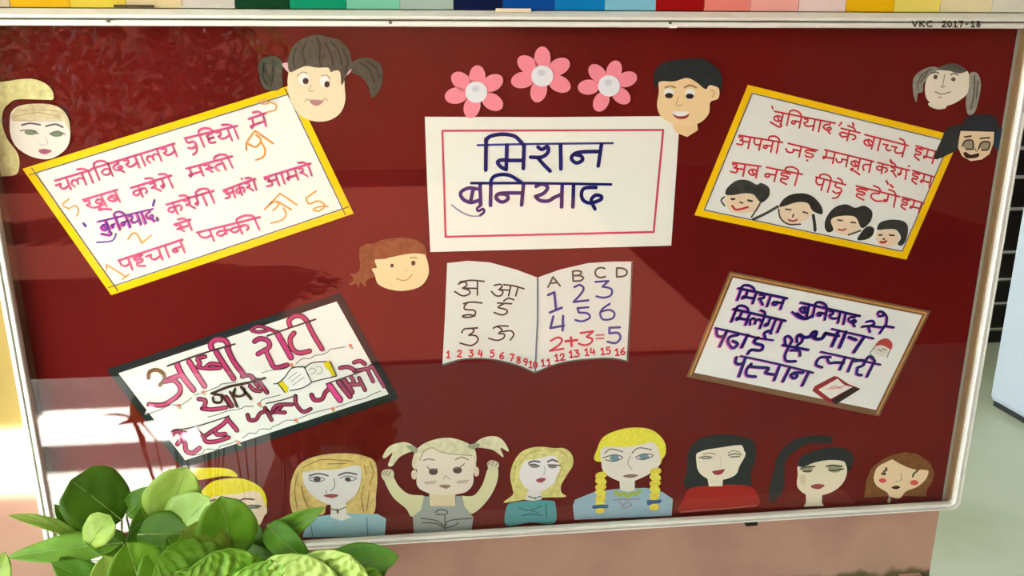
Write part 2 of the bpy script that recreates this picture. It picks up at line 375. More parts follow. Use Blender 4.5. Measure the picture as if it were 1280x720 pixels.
# ------------------------------------------------------------------ Devanagari hand: strokes per letter, headline at 1, foot at 0
BAR = lambda x: [(x, 1), (x, 0)]
G = {
 'ch': (.85, [[(0, .62), (.28, .64)], [(.28, .64), (.2, .4), (.35, .2), (.7, .35)], BAR(.7)]),
 'l': (.95, [[(.12, .1), (.02, .4), (.15, .64), (.34, .52), (.36, .25)], [(.36, .5), (.5, .66), (.75, .5)], BAR(.75)]),
 'v': (.75, [[(.6, .5), (.38, .68), (.12, .52), (.18, .28), (.42, .2), (.6, .4)], BAR(.6)]),
 'b': (.75, [[(.6, .5), (.38, .68), (.12, .52), (.18, .28), (.42, .2), (.6, .4)], [(.28, .62), (.45, .28)], BAR(.6)]),
 'd': (.7, [[(.4, 1), (.4, .8)], [(.4, .8), (.12, .7), (.06, .45), (.3, .28), (.52, .42), (.45, .56), (.3, .46)], [(.32, .3), (.52, .02)]]),
 'y': (.85, [[(.05, .86), (.26, .84), (.24, .62), (.08, .52)], [(.08, .52), (.2, .3), (.45, .3), (.7, .46)], BAR(.7)]),
 't2': (.65, [[(.42, 1), (.42, .84)], [(.42, .84), (.14, .7), (.1, .35), (.35, .14), (.6, .26)]]),
 'm': (.85, [[(.2, 1), (.2, .36)], [(.2, .38), (.06, .4), (.08, .22), (.2, .38)], [(.2, .4), (.7, .42)], BAR(.7)]),
 'n': (.75, [[(.6, .52), (.25, .52)], [(.28, .52), (.1, .46), (.1, .28), (.26, .26), (.3, .42), (.26, .52)], BAR(.6)]),
 'r': (.55, [[(.1, .86), (.3, .84), (.34, .62), (.12, .48)], [(.2, .5), (.48, .04)]]),
 'k': (.85, [BAR(.4), [(.4, .62), (.16, .66), (.04, .46), (.18, .26), (.4, .44)], [(.4, .64), (.64, .66), (.72, .44), (.62, .22)]]),
 'kh': (1.15, [[(.08, .86), (.28, .84), (.3, .6), (.1, .48)], [(.1, .48), (.3, .2), (.55, .12), (.9, .2)], [(.98, .55), (.75, .7), (.6, .5), (.75, .34), (.98, .44)], BAR(1.0)]),
 's': (.85, [[(.1, .86), (.3, .84), (.32, .62), (.1, .48)], [(.18, .5), (.36, .1)], [(.28, .5), (.7, .5)], BAR(.7)]),
 't': (.7, [[(.56, .62), (.3, .62), (.12, .42), (.22, .06)], BAR(.56)]),
 's_half': (.45, [[(.08, .86), (.28, .84), (.3, .62), (.1, .48)], [(.16, .5), (.34, .12)], [(.26, .5), (.45, .5)]]),
 'n_half': (.4, [[(.4, .52), (.2, .52), (.08, .4), (.2, .26), (.28, .44)]]),
 'k_half': (.55, [[(.4, 1), (.4, .3)], [(.4, .62), (.16, .66), (.04, .46), (.18, .26), (.4, .44)], [(.4, .6), (.56, .6)]]),
 'ch_half': (.5, [[(0, .62), (.28, .64)], [(.28, .64), (.2, .4), (.35, .22), (.5, .3)]]),
 'g': (.7, [[(.18, 1), (.18, .4)], [(.18, .42), (.04, .42), (.06, .26), (.18, .4)], BAR(.52)]),
 'h': (.7, [[(.4, 1), (.4, .84)], [(.56, .84), (.16, .82), (.14, .62), (.48, .58), (.42, .36), (.18, .38)], [(.18, .38), (.16, .14), (.5, -.04)]]),
 'p': (.7, [[(.12, 1), (.12, .62), (.3, .42), (.54, .52)], BAR(.54)]),
 'a': (.95, [[(.06, .84), (.24, .9), (.32, .74), (.18, .6)], [(.18, .6), (.38, .5), (.34, .22), (.02, .24)], [(.3, .56), (.78, .56)], BAR(.78)]),
 'j': (.85, [[(0, .48), (.12, .22), (.34, .28), (.4, .56)], [(.34, .56), (.7, .58)], BAR(.7)]),
 'dd': (.65, [[(.35, 1), (.35, .85)], [(.55, .85), (.15, .8), (.12, .6), (.48, .5), (.44, .26), (.2, .2), (.12, .32)]]),
 'dh': (.7, [[(.4, 1), (.4, .85)], [(.4, .85), (.1, .72), (.08, .4), (.3, .2), (.52, .32), (.42, .5), (.28, .38)]]),
 'sh': (.85, [[(.1, .84), (.3, .88), (.34, .64), (.1, .5)], [(.14, .5), (.42, .06)], BAR(.68)]),
 'chh': (.65, [[(.1, .9), (.12, .62), (.45, .58), (.5, .3), (.25, .1), (.05, .2)], [(.5, .3), (.4, -.2), (.15, -.4)]]),
 'tt': (.65, [[(.5, .9), (.2, .8), (.2, .55), (.5, .55)], [(.5, .55), (.2, .5), (.2, .2), (.5, .15)]]),
 'aa': (.4, [BAR(.2)]),
 'ii': (.45, [BAR(.22), [(-.45, 1.0), (-.42, 1.3), (-.1, 1.42), (.18, 1.25), (.22, 1.0)]]),
 'i': (.4, [BAR(.22), [(.22, 1), (.26, 1.3), (.55, 1.42), (.85, 1.28), (.98, 1.0)]]),
 'o': (.4, [BAR(.2), [(.2, 1.0), (-.02, 1.25), (-.35, 1.35)]]),
 'e': (0, [[(-.18, 1.0), (-.3, 1.3), (-.55, 1.38)]]),
 'ai': (0, [[(-.18, 1.0), (-.3, 1.3), (-.5, 1.38)], [(-.2, 1.0), (-.1, 1.3), (0, 1.4)]]),
 'u': (0, [[(-.2, 0), (-.08, -.12), (-.2, -.26), (-.5, -.14), (-.8, .02)]]),
 'uu': (0, [[(-.45, 0), (-.6, -.14), (-.3, -.2), (.02, -.4)]]),
 'dot': (0, [[(-.1, 1.4), (-.06, 1.44)]]), 'nukta': (0, [[(-.4, -.12), (-.36, -.14)]]),
 'q': (.25, [[(.1, 1.35), (.04, 1.1)]]), 'r_up': (0, []),
}
def word(seq, st, en, dn, head=True, jit=.0, hx0=None):
    tot = sum(G[g][0] for g in seq); ex = ((en[0] - st[0]) / tot, (en[1] - st[1]) / tot); x = 0; o = []
    def m(px, py): return (st[0] + ex[0] * px + dn[0] * (1 - py) + random.uniform(-jit, jit), st[1] + ex[1] * px + dn[1] * (1 - py) + random.uniform(-jit, jit))
    for g in seq:
        for s in G[g][1]: o.append([m(x + p[0], p[1]) for p in s])
        x += G[g][0]
    if head:
        q0 = G['q'][0] if seq[0] == 'q' else 0; q1 = G['q'][0] if seq[-1] == 'q' else 0
        o.append([m((hx0 if hx0 is not None else .05) + q0, 1), m(tot - q1, 1)])
    return o
# ------------------------------------------------------------------ posters
WH = (240, 243, 232); WR = (232, 236, 226)
def quadborder(it, outer, inner, rgb, layer=1, name='border_strip', kind='paper'):
    for i in range(4):
        j = (i + 1) % 4
        it.fill(name, rgb, [outer[i], outer[j], inner[j], inner[i]], layer, smooth=False, kind=kind)
def inset(q, d):
    c = (sum(p[0] for p in q) / 4, sum(p[1] for p in q) / 4); Q = [Vector(p) for p in q]; r = []
    for i in range(4):
        a, b, c_ = Q[i - 1], Q[i], Q[(i + 1) % 4]
        e1 = (b - a).normalized(); e2 = (c_ - b).normalized(); n1 = Vector((-e1.y, e1.x)); n2 = Vector((-e2.y, e2.x))
        s = d / max(.2, (1 + n1.dot(n2))); r.append(tuple(b + (n1 + n2) * s))
    return r

# 1 tilted yellow edged slogan sheet, left
q = [(28, 211), (365, 106), (442, 267), (139, 369)]
it = Item('slogan_poster', 'yellow edged poster with pink slogan and orange numbers at upper left', 'poster', .0008, at=(250, 330))
it.fill('paper_sheet', WH, q, 0, smooth=False)
quadborder(it, q, inset(q, 9), (255, 205, 0), 1)
ql = inset(q, 10); it.ink('pencil_line', (96, 96, 98), [(lambda a, b: [tuple(a + (a - b) * (8 / (a - b).length)), tuple(b + (b - a) * (8 / (a - b).length))])(Vector(ql[i]), Vector(ql[(i + 1) % 4])) for i in range(4)], 1.3, 2)
PK = (226, 84, 136); PKD = (158, 98, 118)
lines = [
 word(['ch', 'l', 'o'], (67, 226), (114, 212), (6, 15)) + word(['i', 'v', 'd', 'y', 'aa', 'l', 'y'], (113, 211), (218, 179), (6, 15)) +
 word(['chh', 'i', 'tt', 'y', 'o'], (229, 173), (296, 157), (6, 15)) + word(['m', 'e'], (309, 149), (332, 141), (4, 15)),
 word(['kh', 'uu', 'b'], (102, 250), (146, 237), (7, 14)) + word(['k', 'r', 'e', 'g', 'e'], (162, 235), (214, 219), (6, 14)) +
 word(['m', 's_half', 't', 'ii'], (231, 211), (290, 195), (6, 13)),
 word(['k', 'r', 'e', 'g', 'ii'], (206, 256), (267, 238), (6, 14)) + word(['a', 'k', 'dot', 'r', 'o'], (278, 238), (319, 223), (4, 13)) +
 word(['a', 'aa', 'm', 'r', 'o'], (329, 222), (388, 204), (5, 14)),
 word(['s', 'e'], (216, 281), (238, 274), (5, 12)),
 word(['p', 'h', 'ch', 'aa', 'n'], (146, 326), (228, 299), (6, 15)) + word(['p', 'k_half', 'k', 'ii'], (244, 291), (325, 271), (6, 14))]
for ln in lines:
    it.ink('lettering', PKD, [[(p[0] + .9, p[1] + .9) for p in s] for s in ln], 1.6, 2, kind='crayon')
    it.ink('lettering', PK, ln, 2.1, 3, kind='crayon')
bn = word(['b', 'u', 'n_half', 'i', 'n', 'y', 'aa', 'd'], (122, 277), (191, 261), (6, 15))
it.ink('lettering', (226, 90, 160), [[(p[0] - 1.2, p[1] + .8) for p in s] for s in bn], 2.6, 2, label='pink under-stroke of the purple word')
it.ink('lettering', (92, 50, 150), bn + [[(145, 292), (140, 301), (121, 303)]], 1.9, 3, label='purple word')
for qm in ([(193, 250), (191, 257)], [(104, 279), (107, 283)], [(196, 272), (197, 276)]): it.ink('quote_mark', (70, 40, 130), [qm], 2.6, 3)
OR = (250, 166, 84)
it.ink('digit', OR, [[(86, 249), (78, 256), (86, 261)], [(86, 261), (94, 257), (98, 263), (96, 270)]], 2.0, 2, 'crayon', 'orange 5')
it.ink('digit', OR, [[(160, 299), (165, 292), (171, 293), (177, 304)], [(177, 304), (189, 294)]], 2.0, 2, 'crayon', 'orange 2')
it.ink('digit', OR, [[(133, 338), (133, 331)], [(133, 331), (156, 345)], [(153, 349), (161, 343)]], 2.0, 2, 'crayon', 'orange 1')
c8 = lambda pts, ox, oy: [[(ox + a / 8, oy + b / 8) for a, b in s] for s in pts]
it.ink('letter', (248, 150, 50), c8([[(865, 620), (865, 550), (930, 450), (955, 430)], [(880, 560), (960, 590), (1010, 520), (960, 470)], [(950, 430), (1130, 555)], [(1010, 540), (1050, 620), (1030, 690), (960, 720)]], 200, 110), 2.2, 2, 'crayon', 'orange letter')
it.ink('letter', (246, 170, 100), c8([[(975, 135), (1060, 110), (1085, 150), (1020, 160)], [(1090, 140), (1160, 170), (1150, 220), (1060, 245)]], 200, 110), 2.0, 2, 'crayon', 'orange letter')
it.ink('letter', (248, 160, 70), c8([[(245, 575), (400, 415)], [(260, 560), (330, 500), (390, 520), (330, 585)], [(400, 415), (570, 530)], [(380, 500), (510, 575)], [(430, 560), (460, 620), (420, 680), (310, 712)]], 300, 190), 2.0, 2, 'crayon', 'orange letter')
it.ink('letter', (248, 160, 70), c8([[(760, 390), (660, 460)], [(660, 460), (690, 520), (780, 490), (850, 535), (790, 590), (730, 575), (800, 545), (880, 545)]], 300, 190), 2.0, 2, 'crayon', 'orange letter')

# 2 central title sheet
it = Item('title_poster', 'white central poster with big blue two line title inside a thin red rule', 'poster', .0008, at=(690, 300))
it.fill('paper_sheet', (238, 240, 226), [(531, 146), (690, 146.5), (846, 145), (849, 160), (839, 307), (690, 311), (538, 315), (534, 230)], 0, smooth=False)
it.ink('red_rule', (206, 70, 92), [[(553, 163.5), (829, 162.5)], [(829, 162.5), (817, 290)], [(817, 290), (557, 296)], [(557, 296), (553, 163.5)]], 2.6, 1)
NV = (8, 22, 104)
tA = (530, 140); tB = (690, 140); tC = (530, 200); tD = (690, 200)
def c8o(pts, o): return [[(o[0] + a / 8, o[1] + b / 8) for a, b in s] for s in pts]
l1 = c8o([[(620, 270), (617, 580)], [(617, 290), (660, 245), (780, 222), (900, 240), (960, 290), (1000, 340)], [(828, 330), (822, 560)], [(822, 575), (770, 550), (735, 505), (770, 480), (830, 484)], [(830, 484), (990, 484)], [(1000, 330), (992, 565)],
          [(1140, 350), (1180, 375), (1235, 345), (1240, 400), (1180, 450), (1065, 452)], [(1140, 460), (1200, 530), (1260, 590)]], tA)
l1 += c8o([[(85, 330), (88, 570)], [(480, 395), (290, 400), (215, 425), (195, 470), (245, 510), (305, 480), (290, 440), (230, 425)], [(495, 320), (462, 540)]], tB)
it.ink('lettering', NV, l1, 4.8, 2)
it.ink('headline_stroke', (50, 60, 135), [[(597, 181.5), (665, 180), (766, 179)]], 2.8, 1)
l2 = c8o([[(560, 240), (565, 450)], [(530, 290), (450, 280), (380, 310), (365, 350), (400, 400), (470, 425), (540, 405)], [(490, 300), (465, 420)],
          [(668, 240), (664, 455)], [(668, 210), (700, 165), (780, 145), (870, 160), (980, 230)], [(975, 330), (830, 330), (740, 340), (722, 385), (780, 420), (840, 390), (820, 345), (750, 340)], [(995, 240), (975, 450)],
          [(1120, 265), (1180, 240), (1235, 270), (1200, 330), (1115, 365)], [(1115, 365), (1160, 405), (1240, 410), (1290, 385)]], tC)
l2 += c8o([[(0, 385), (100, 340)], [(102, 240), (95, 470)], [(215, 250), (208, 470)], [(440, 275), (330, 280), (295, 330), (310, 400), (380, 430), (480, 400), (495, 365), (440, 350), (395, 390), (400, 430), (430, 490)]], tD)
it.ink('lettering', NV, l2, 4.6, 2)
it.ink('lettering', NV, c8o([[(560, 460), (530, 485), (545, 510), (590, 490), (600, 520), (560, 555)]], tC), 3.2, 2)
it.ink('flourish', (130, 145, 175), c8o([[(560, 560), (470, 560), (380, 525), (275, 450)]], tC), 1.8, 2)
it.ink('headline_stroke', NV, [[(589, 229), (660, 229), (764, 230.5)]], 3.4, 2)

# 3 open book sheet
it = Item('open_book_cutout', 'open book shaped paper with letters on the left page and sums on the right', 'paper cutout', .0008, at=(668, 460))
left = [(559, 329), (585, 326), (612, 328), (645, 337), (672, 347), (671, 400), (668, 466), (645, 456), (610, 449), (580, 449), (553, 457), (556, 400)]
right = [(672, 347), (700, 337), (735, 329), (765, 327), (791, 327), (789, 380), (785, 452), (765, 448), (735, 449), (700, 454), (668, 466), (671, 400)]
it.fill('page', (222, 228, 216), left, 0, smooth=False); it.fill('page', (226, 230, 218), right, 0, smooth=False)
it.ink('spine_line', (96, 130, 136), [[(672, 348), (672, 400)], [(672, 400), (669, 464)]], 2.2, 2)
it.ink('page_edge', (90, 98, 88), [[(790, 328), (788, 380), (784, 452)], [(553, 456), (580, 449), (612, 449), (645, 456), (668, 466)], [(668, 466), (700, 454), (735, 449), (765, 448), (785, 452)]], 1.8, 1)
S9 = 9.143
def c9(pts, ox, oy, s=S9): return [[(ox + a / s, oy + b / s) for a, b in st] for st in pts]
BK = (62, 66, 60)
bl = c9([[(300, 275), (370, 250), (400, 285), (350, 322)], [(350, 322), (420, 345), (430, 385), (350, 410), (260, 360)], [(360, 322), (510, 325)], [(520, 240), (518, 400)], [(320, 250), (450, 232), (595, 245)],
         [(710, 290), (780, 278), (800, 305), (765, 338)], [(765, 338), (810, 360), (790, 405), (730, 408), (680, 360)], [(780, 340), (880, 345)], [(900, 295), (875, 410)], [(985, 310), (955, 410)], [(820, 282), (930, 295), (1050, 328)],
         [(360, 500), (450, 480), (570, 492)], [(400, 495), (370, 530), (380, 565), (480, 575), (495, 615), (450, 650), (370, 655), (350, 640), (420, 625), (490, 640)],
         [(750, 492), (910, 500)], [(820, 500), (755, 540), (840, 565), (860, 600), (800, 628), (710, 600)], [(820, 470), (870, 438), (935, 455)]], 540, 325)
bl += c9([[(340, 235), (370, 195), (460, 190), (475, 225), (420, 265)], [(420, 265), (500, 272), (525, 325), (450, 383), (320, 355)], [(400, 190), (520, 182)],
          [(700, 185), (760, 160), (870, 162)], [(740, 165), (800, 200), (760, 245)], [(760, 245), (825, 255), (815, 300), (740, 325), (650, 300)], [(800, 225), (900, 215), (935, 260), (895, 320)]], 540, 390)
it.ink('lettering', BK, bl, 2.1, 2)
it.ink('lettering', (88, 92, 84), latin('A', 685, 359, 12, 19, -6) + latin('B', 714.5, 351.5, 12.5, 20, -3) + latin('C', 742.5, 347, 12.5, 18) + latin('D', 769, 346, 11, 19, 0), 2.4, 2)
BL = (44, 62, 142)
it.ink('digit', BL, c9([[(230, 400), (300, 370)], [(300, 370), (320, 570)], [(250, 600), (385, 545)]], 660, 325), 3.2, 2)
it.ink('digit', BL, c9([[(530, 310), (590, 285), (635, 320), (610, 380), (520, 480)], [(520, 480), (690, 460)]], 660, 325), 2.8, 2)
it.ink('digit', BL, c9([[(770, 250), (920, 240)], [(920, 240), (850, 305)], [(850, 305), (950, 330), (950, 400), (870, 430), (780, 415)]], 660, 325), 2.6, 2)
it.ink('digit', BL, c9([[(290, 50), (255, 185)], [(255, 185), (410, 155)], [(400, 45), (395, 210)]], 660, 390), 3.0, 2)
it.ink('digit', BL, c9([[(690, 540), (565, 550)], [(565, 550), (580, 600)], [(580, 600), (680, 610), (705, 660), (620, 700), (540, 685)]], 660, 325), 2.6, 2)
it.ink('digit', BL, c9([[(935, 500), (850, 560), (825, 620), (860, 680), (960, 670), (990, 610), (930, 570), (840, 590)]], 660, 325), 2.6, 2)
RD = (206, 62, 78)
it.ink('digit', RD, c9([[(260, 330), (340, 290), (390, 320), (350, 380), (250, 445)], [(250, 445), (405, 420)]], 660, 390), 2.6, 2)
it.ink('plus_sign', RD, c9([[(430, 335), (560, 320)], [(490, 290), (500, 390)]], 660, 390), 3.2, 2)
it.ink('digit', RD, c9([[(600, 240), (745, 220)], [(745, 220), (670, 285)], [(670, 285), (735, 310), (710, 360), (640, 380), (580, 360)]], 660, 390), 2.6, 2)
it.ink('equals_sign', (214, 110, 116), c9([[(780, 265), (865, 260)], [(780, 305), (865, 300)]], 660, 390), 2.2, 2)
it.ink('digit', (70, 84, 150), c9([[(1050, 175), (930, 180)], [(930, 180), (930, 245)], [(930, 245), (1030, 240), (1055, 300), (1000, 355), (910, 340)]], 660, 390), 3.0, 2)
sm = []
for ch, x, y in (('1', 557, 447), ('2', 571, 446), ('3', 585.5, 445.5), ('4', 597, 445.5), ('5', 612, 446), ('6', 624, 448.5), ('7', 636.5, 451), ('8', 645, 454), ('9', 653.5, 456.5), ('10', 660, 459.5)):
    sm += latin(ch, x, y, 8.2, 7.6, 4, 0)
for ch, x, y in (('11', 676, 458), ('12', 693, 451.5), ('13', 711, 447), ('14', 730.5, 444.5), ('15', 750.5, 443.5), ('16', 768.5, 444.5)):
    sm += latin(ch, x, y, 8.2, 8.2, -6, .1)
it.ink('number_row', (214, 44, 58), sm, 1.9, 2)

# 4 tilted yellow edged sheet with faces, right
q = [(935, 106), (1205, 172), (1133, 324.5), (868, 269)]
q = [(935, 106), (1200, 171), (1133, 324.5), (868, 269)]
it = Item('slogan_poster', 'yellow edged poster with red slogan over four drawn dark haired children', 'poster', .0008, at=(1000, 290))
it.fill('paper_sheet', WR, q, 0, smooth=False)
quadborder(it, q, inset(q, 8), (246, 200, 4), 1)
ql = inset(q, 9); it.ink('pencil_line', (110, 108, 104), [[ql[i], ql[(i + 1) % 4]] for i in range(4)], 1.4, 2)
RR = (208, 58, 66)
lines = [word(['b', 'u', 'i', 'n', 'y', 'aa', 'd'], (967, 139), (1044, 154), (-3, 14)) + [[(965, 133), (966, 136)], [(1052, 153), (1049, 157)]] + word(['k', 'e'], (1050, 160), (1075, 166), (-3, 13)) +
         word(['b', 'aa', 'ch_half', 'ch', 'e'], (1080, 168), (1135, 182), (-4, 15)) + word(['h', 'm'], (1144, 182), (1172, 190), (-4, 15)),
         word(['a', 'p', 'n', 'ii'], (923, 169), (978, 178), (-3, 14)) + word(['j', 'dd', 'nukta'], (984, 179), (1022, 188), (-3, 13)) +
         word(['m', 'j', 'b', 'uu', 't'], (1030, 187), (1092, 202), (-3, 14)) + word(['k', 'r', 'e', 'g', 'dot'], (1096, 203), (1137, 213), (-2, 12)) + word(['h', 'm'], (1140, 213), (1167, 221), (-3, 14)),
         word(['a', 'b'], (915, 203), (951, 208), (-3, 15)) + word(['n', 'h', 'ii'], (957, 209), (1003, 218), (-4, 15)) + word(['p', 'ii', 'chh', 'e'], (1019, 221), (1057, 231), (-4, 14)) +
         word(['h', 't2', 'e', 'g', 'e'], (1069, 232), (1125, 246), (-3, 14)) + word(['h', 'm'], (1127, 246), (1155, 254), (-4, 13))]
for ln in lines: it.ink('lettering', RR, ln, 2.2, 2, kind='crayon')
for qm in ([(1066, 154), (1067, 157)], [(1113, 200), (1115, 204)], [(1108, 226), (1110, 230)], [(1113, 231), (1116, 234)]): it.ink('vowel_mark', RR, [qm], 2.6, 2)
SK = (236, 214, 180)
it.T = (880, 210, 9.114)
it.fill('drawn_face', SK, [(250, 300), (330, 270), (480, 270), (590, 310), (650, 400), (600, 480), (450, 520), (320, 500), (250, 420)], 1)
it.fill('drawn_hair', (54, 58, 54), [(245, 300), (270, 220), (380, 140), (500, 140), (600, 190), (650, 170), (740, 220), (745, 310), (700, 370), (640, 390), (560, 300), (440, 290), (330, 310)], 2, kind='hair')
it.ink('drawn_features', (70, 68, 62), [[(310, 350), (350, 350)], [(312, 356), (345, 358)], [(500, 365), (550, 375)], [(505, 372), (540, 380)], [(410, 390), (440, 400)], [(230, 330), (195, 370), (235, 430)], [(640, 400), (600, 470), (540, 560)]], 2.0, 3)
it.ink('drawn_plait', (74, 76, 68), [[(560, 585), (700, 520), (840, 440)]], 3.4, 3)
it.ink('drawn_mouth', (196, 40, 40), [[(320, 430), (370, 475), (500, 445)]], 2.4, 3)
it.fill('drawn_face', SK, [(850, 440), (900, 410), (1050, 390), (1180, 400), (1240, 480), (1180, 580), (1030, 640), (920, 610), (860, 540)], 1)
it.fill('drawn_hair', (46, 46, 42), [(860, 440), (900, 360), (1000, 300), (1150, 290), (1260, 340), (1340, 440), (1350, 520), (1300, 520), (1230, 480), (1180, 400), (1060, 390), (930, 430)], 2, kind='hair')
it.ink('drawn_features', (70, 68, 62), [[(930, 470), (990, 475)], [(1130, 500), (1180, 515)], [(1020, 530), (1010, 555)], [(850, 470), (870, 570), (960, 640), (1100, 640)]], 2.0, 3)
it.ink('drawn_plait', (54, 54, 48), [[(1245, 540), (1260, 640), (1265, 710)]], 4.0, 3)
it.ink('drawn_mouth', (170, 70, 66), [[(965, 590), (1010, 605), (1060, 590)]], 2.2, 3)
it.T = (1010, 240, 9.114)
it.fill('drawn_face', SK, [(250, 320), (330, 280), (520, 270), (600, 370), (560, 450), (430, 490), (310, 450)], 1)
it.fill('drawn_hair', (46, 46, 42), [(190, 400), (210, 290), (300, 180), (430, 140), (540, 180), (640, 155), (730, 220), (720, 320), (650, 400), (600, 400), (530, 280), (330, 280), (260, 330), (290, 430), (230, 460)], 2, kind='hair')
it.fill('drawn_hair', (46, 46, 42), [(560, 540), (640, 420), (700, 390), (755, 420), (730, 500), (650, 545)], 2, kind='hair')
it.ink('drawn_features', (80, 78, 66), [[(340, 320), (390, 325)], [(490, 345), (540, 350)], [(460, 490), (600, 440)]], 2.2, 3)
it.ink('drawn_mouth', (180, 80, 70), [[(350, 425), (390, 435), (430, 420)]], 2.2, 3)
it.fill('drawn_face', SK, [(790, 450), (880, 430), (980, 430), (1040, 520), (980, 610), (850, 620), (780, 550)], 1)
it.fill('drawn_hair', (50, 52, 48), [(790, 430), (820, 350), (940, 315), (1080, 330), (1140, 400), (1120, 540), (1070, 610), (1020, 590), (1060, 520), (1000, 430), (880, 425)], 2, kind='hair')
it.ink('drawn_features', (70, 68, 62), [[(810, 490), (840, 490)], [(930, 490), (980, 495)], [(870, 530), (860, 540)]], 2.2, 3)
it.ink('drawn_mouth', (170, 50, 50), [[(825, 570), (860, 575), (890, 560)]], 2.8, 3)
# 5 dark edged sheet with big pink outlined lettering, lower left
q = [(133, 462), (425, 366), (499, 498), (228, 586)]
it = Item('slogan_poster', 'black edged poster with fat outlined pink lettering and a small drawn open book', 'poster', .0008, at=(320, 550))
it.fill('paper_sheet', (240, 243, 232), q, 0, smooth=False)
quadborder(it, q, inset(q, 9), (22, 36, 36), 1)
def fat(st, w, name='lettering', c=(204, 76, 122), oc=(84, 26, 44), lw=1.3):
    w = w * .95 if w >= 4 else w * .92
    c = (int(c[0] * .94), int(c[1] * .85), int(c[2] * .92))
    it.ink(name, oc, st, w + lw * 2, 2, label='dark outline of the pink lettering'); it.ink(name, c, st, w, 3)
A = lambda s: c8(s, 170, 410); B = lambda s: c8(s, 300, 380); C_ = lambda s: c8(s, 190, 480); D = lambda s: c8(s, 340, 440)
it.ink('lettering', (124, 92, 60), A([[(125, 500), (135, 440), (200, 418), (265, 450), (285, 510), (240, 570)]]), 5.0, 2, label='brown start of the first letter')
fat(A([[(285, 535), (380, 525), (440, 590), (430, 660), (360, 720), (260, 770), (130, 765)], [(330, 510), (430, 475)]]), 4.2)
fat(A([[(410, 365), (470, 490), (575, 620)], [(530, 335), (600, 450), (685, 580)]]), 5.2, c=(226, 96, 140))
fat(A([[(690, 285), (610, 310), (640, 350), (620, 390), (720, 405), (840, 400)], [(700, 390), (750, 355), (840, 370)]]), 3.0)
fat(A([[(800, 240), (890, 380), (975, 505)], [(910, 200), (980, 340), (1075, 465)], [(755, 205), (745, 160), (800, 115), (890, 125), (925, 185)]]), 5.0)
fat(B([[(145, 375), (200, 345), (280, 370), (290, 430), (230, 470), (180, 500)], [(265, 480), (300, 560), (350, 635), (470, 610)]]), 4.2, c=(200, 72, 130))
fat(B([[(110, 255), (180, 222), (280, 245), (370, 285)], [(120, 268), (190, 280), (280, 262)]]), 2.2)
fat(B([[(370, 290), (440, 410), (510, 535)]]), 5.6, c=(206, 60, 140))
fat(B([[(540, 290), (500, 350), (520, 440), (590, 490), (695, 470)], [(680, 200), (740, 320), (820, 450)], [(500, 220), (490, 165), (550, 120), (620, 125), (680, 185)]]), 4.2)
it.ink('headline_stroke', (70, 50, 48), A([[(315, 380), (650, 260), (990, 160)]]) + B([[(270, 320), (510, 235), (755, 153)]]), 2.2, 4)
DK = (88, 36, 46)
fat(C_([[(465, 150), (530, 165), (520, 225), (500, 245)], [(500, 245), (600, 255), (740, 235)]]), 3.4)
it.ink('lettering', (74, 46, 44), C_([[(610, 135), (620, 180), (680, 185), (700, 150), (680, 110), (620, 105)], [(700, 110), (740, 170), (780, 235)], [(780, 80), (820, 150), (850, 225)], [(830, 50), (815, 105), (870, 125), (925, 100), (920, 50)], [(890, 30), (940, 90), (990, 150)], [(595, 95), (760, 30), (900, 0), (1010, -25), (1130, -60)]]), 3.4, 3)
fat(C_([[(740, 130), (800, 220)], [(980, 20), (1020, 60), (1080, 70)], [(1060, -40), (1150, 85)], [(1000, -60), (1060, 20)], [(900, -75), (980, -85), (1040, -30)]]), 3.6, c=(176, 66, 104))
fat(C_([[(190, 530), (220, 478), (290, 480), (290, 540), (255, 600)], [(300, 560), (330, 600), (340, 665), (400, 690), (475, 640)]]), 4.0)
fat(C_([[(330, 490), (400, 530), (450, 480), (520, 520), (600, 470)], [(440, 450), (470, 500)]]), 3.4, c=(170, 76, 104))
fat(C_([[(520, 520), (540, 575), (640, 575), (765, 535)], [(620, 460), (700, 410), (760, 350)], [(630, 470), (650, 505), (730, 500)], [(750, 345), (850, 465)]]), 3.6)
it.ink('headline_stroke', (88, 70, 66), C_([[(180, 478), (460, 420), (770, 320)]]) + D([[(-60, 515), (100, 480), (240, 435)], [(540, 320), (740, 250), (900, 195)]]), 1.7, 4)
fat(C_([[(955, 310), (975, 360), (1040, 355), (1080, 295), (1150, 265)], [(1130, 240), (1195, 360)], [(1180, 290), (1250, 260), (1290, 230)]]), 3.2, c=(160, 62, 92))
fat(D([[(10, 570), (60, 530), (200, 525)], [(20, 600), (130, 605)], [(235, 440), (240, 520), (310, 598), (385, 570)]]), 3.0, c=(176, 74, 108))
fat(D([[(395, 430), (425, 480), (500, 470), (530, 410), (560, 375)]]), 3.8, c=(180, 60, 100))
fat(D([[(575, 335), (680, 480)]]), 6.0, c=(232, 84, 156))
fat(D([[(665, 300), (780, 445)], [(720, 280), (800, 400)]]), 5.0, c=(170, 76, 108))
fat(D([[(790, 250), (820, 300), (780, 330), (900, 320)], [(870, 260), (930, 380)], [(960, 190), (1010, 295)], [(1000, 140), (1060, 240), (1120, 345)], [(820, 190), (960, 165), (990, 140)]]), 3.0, c=(186, 92, 122))
fat(D([[(680, 160), (760, 150), (840, 190)], [(820, 105), (880, 90), (930, 120)]]), 3.2, c=(190, 80, 116))
WV = (104, 108, 98)
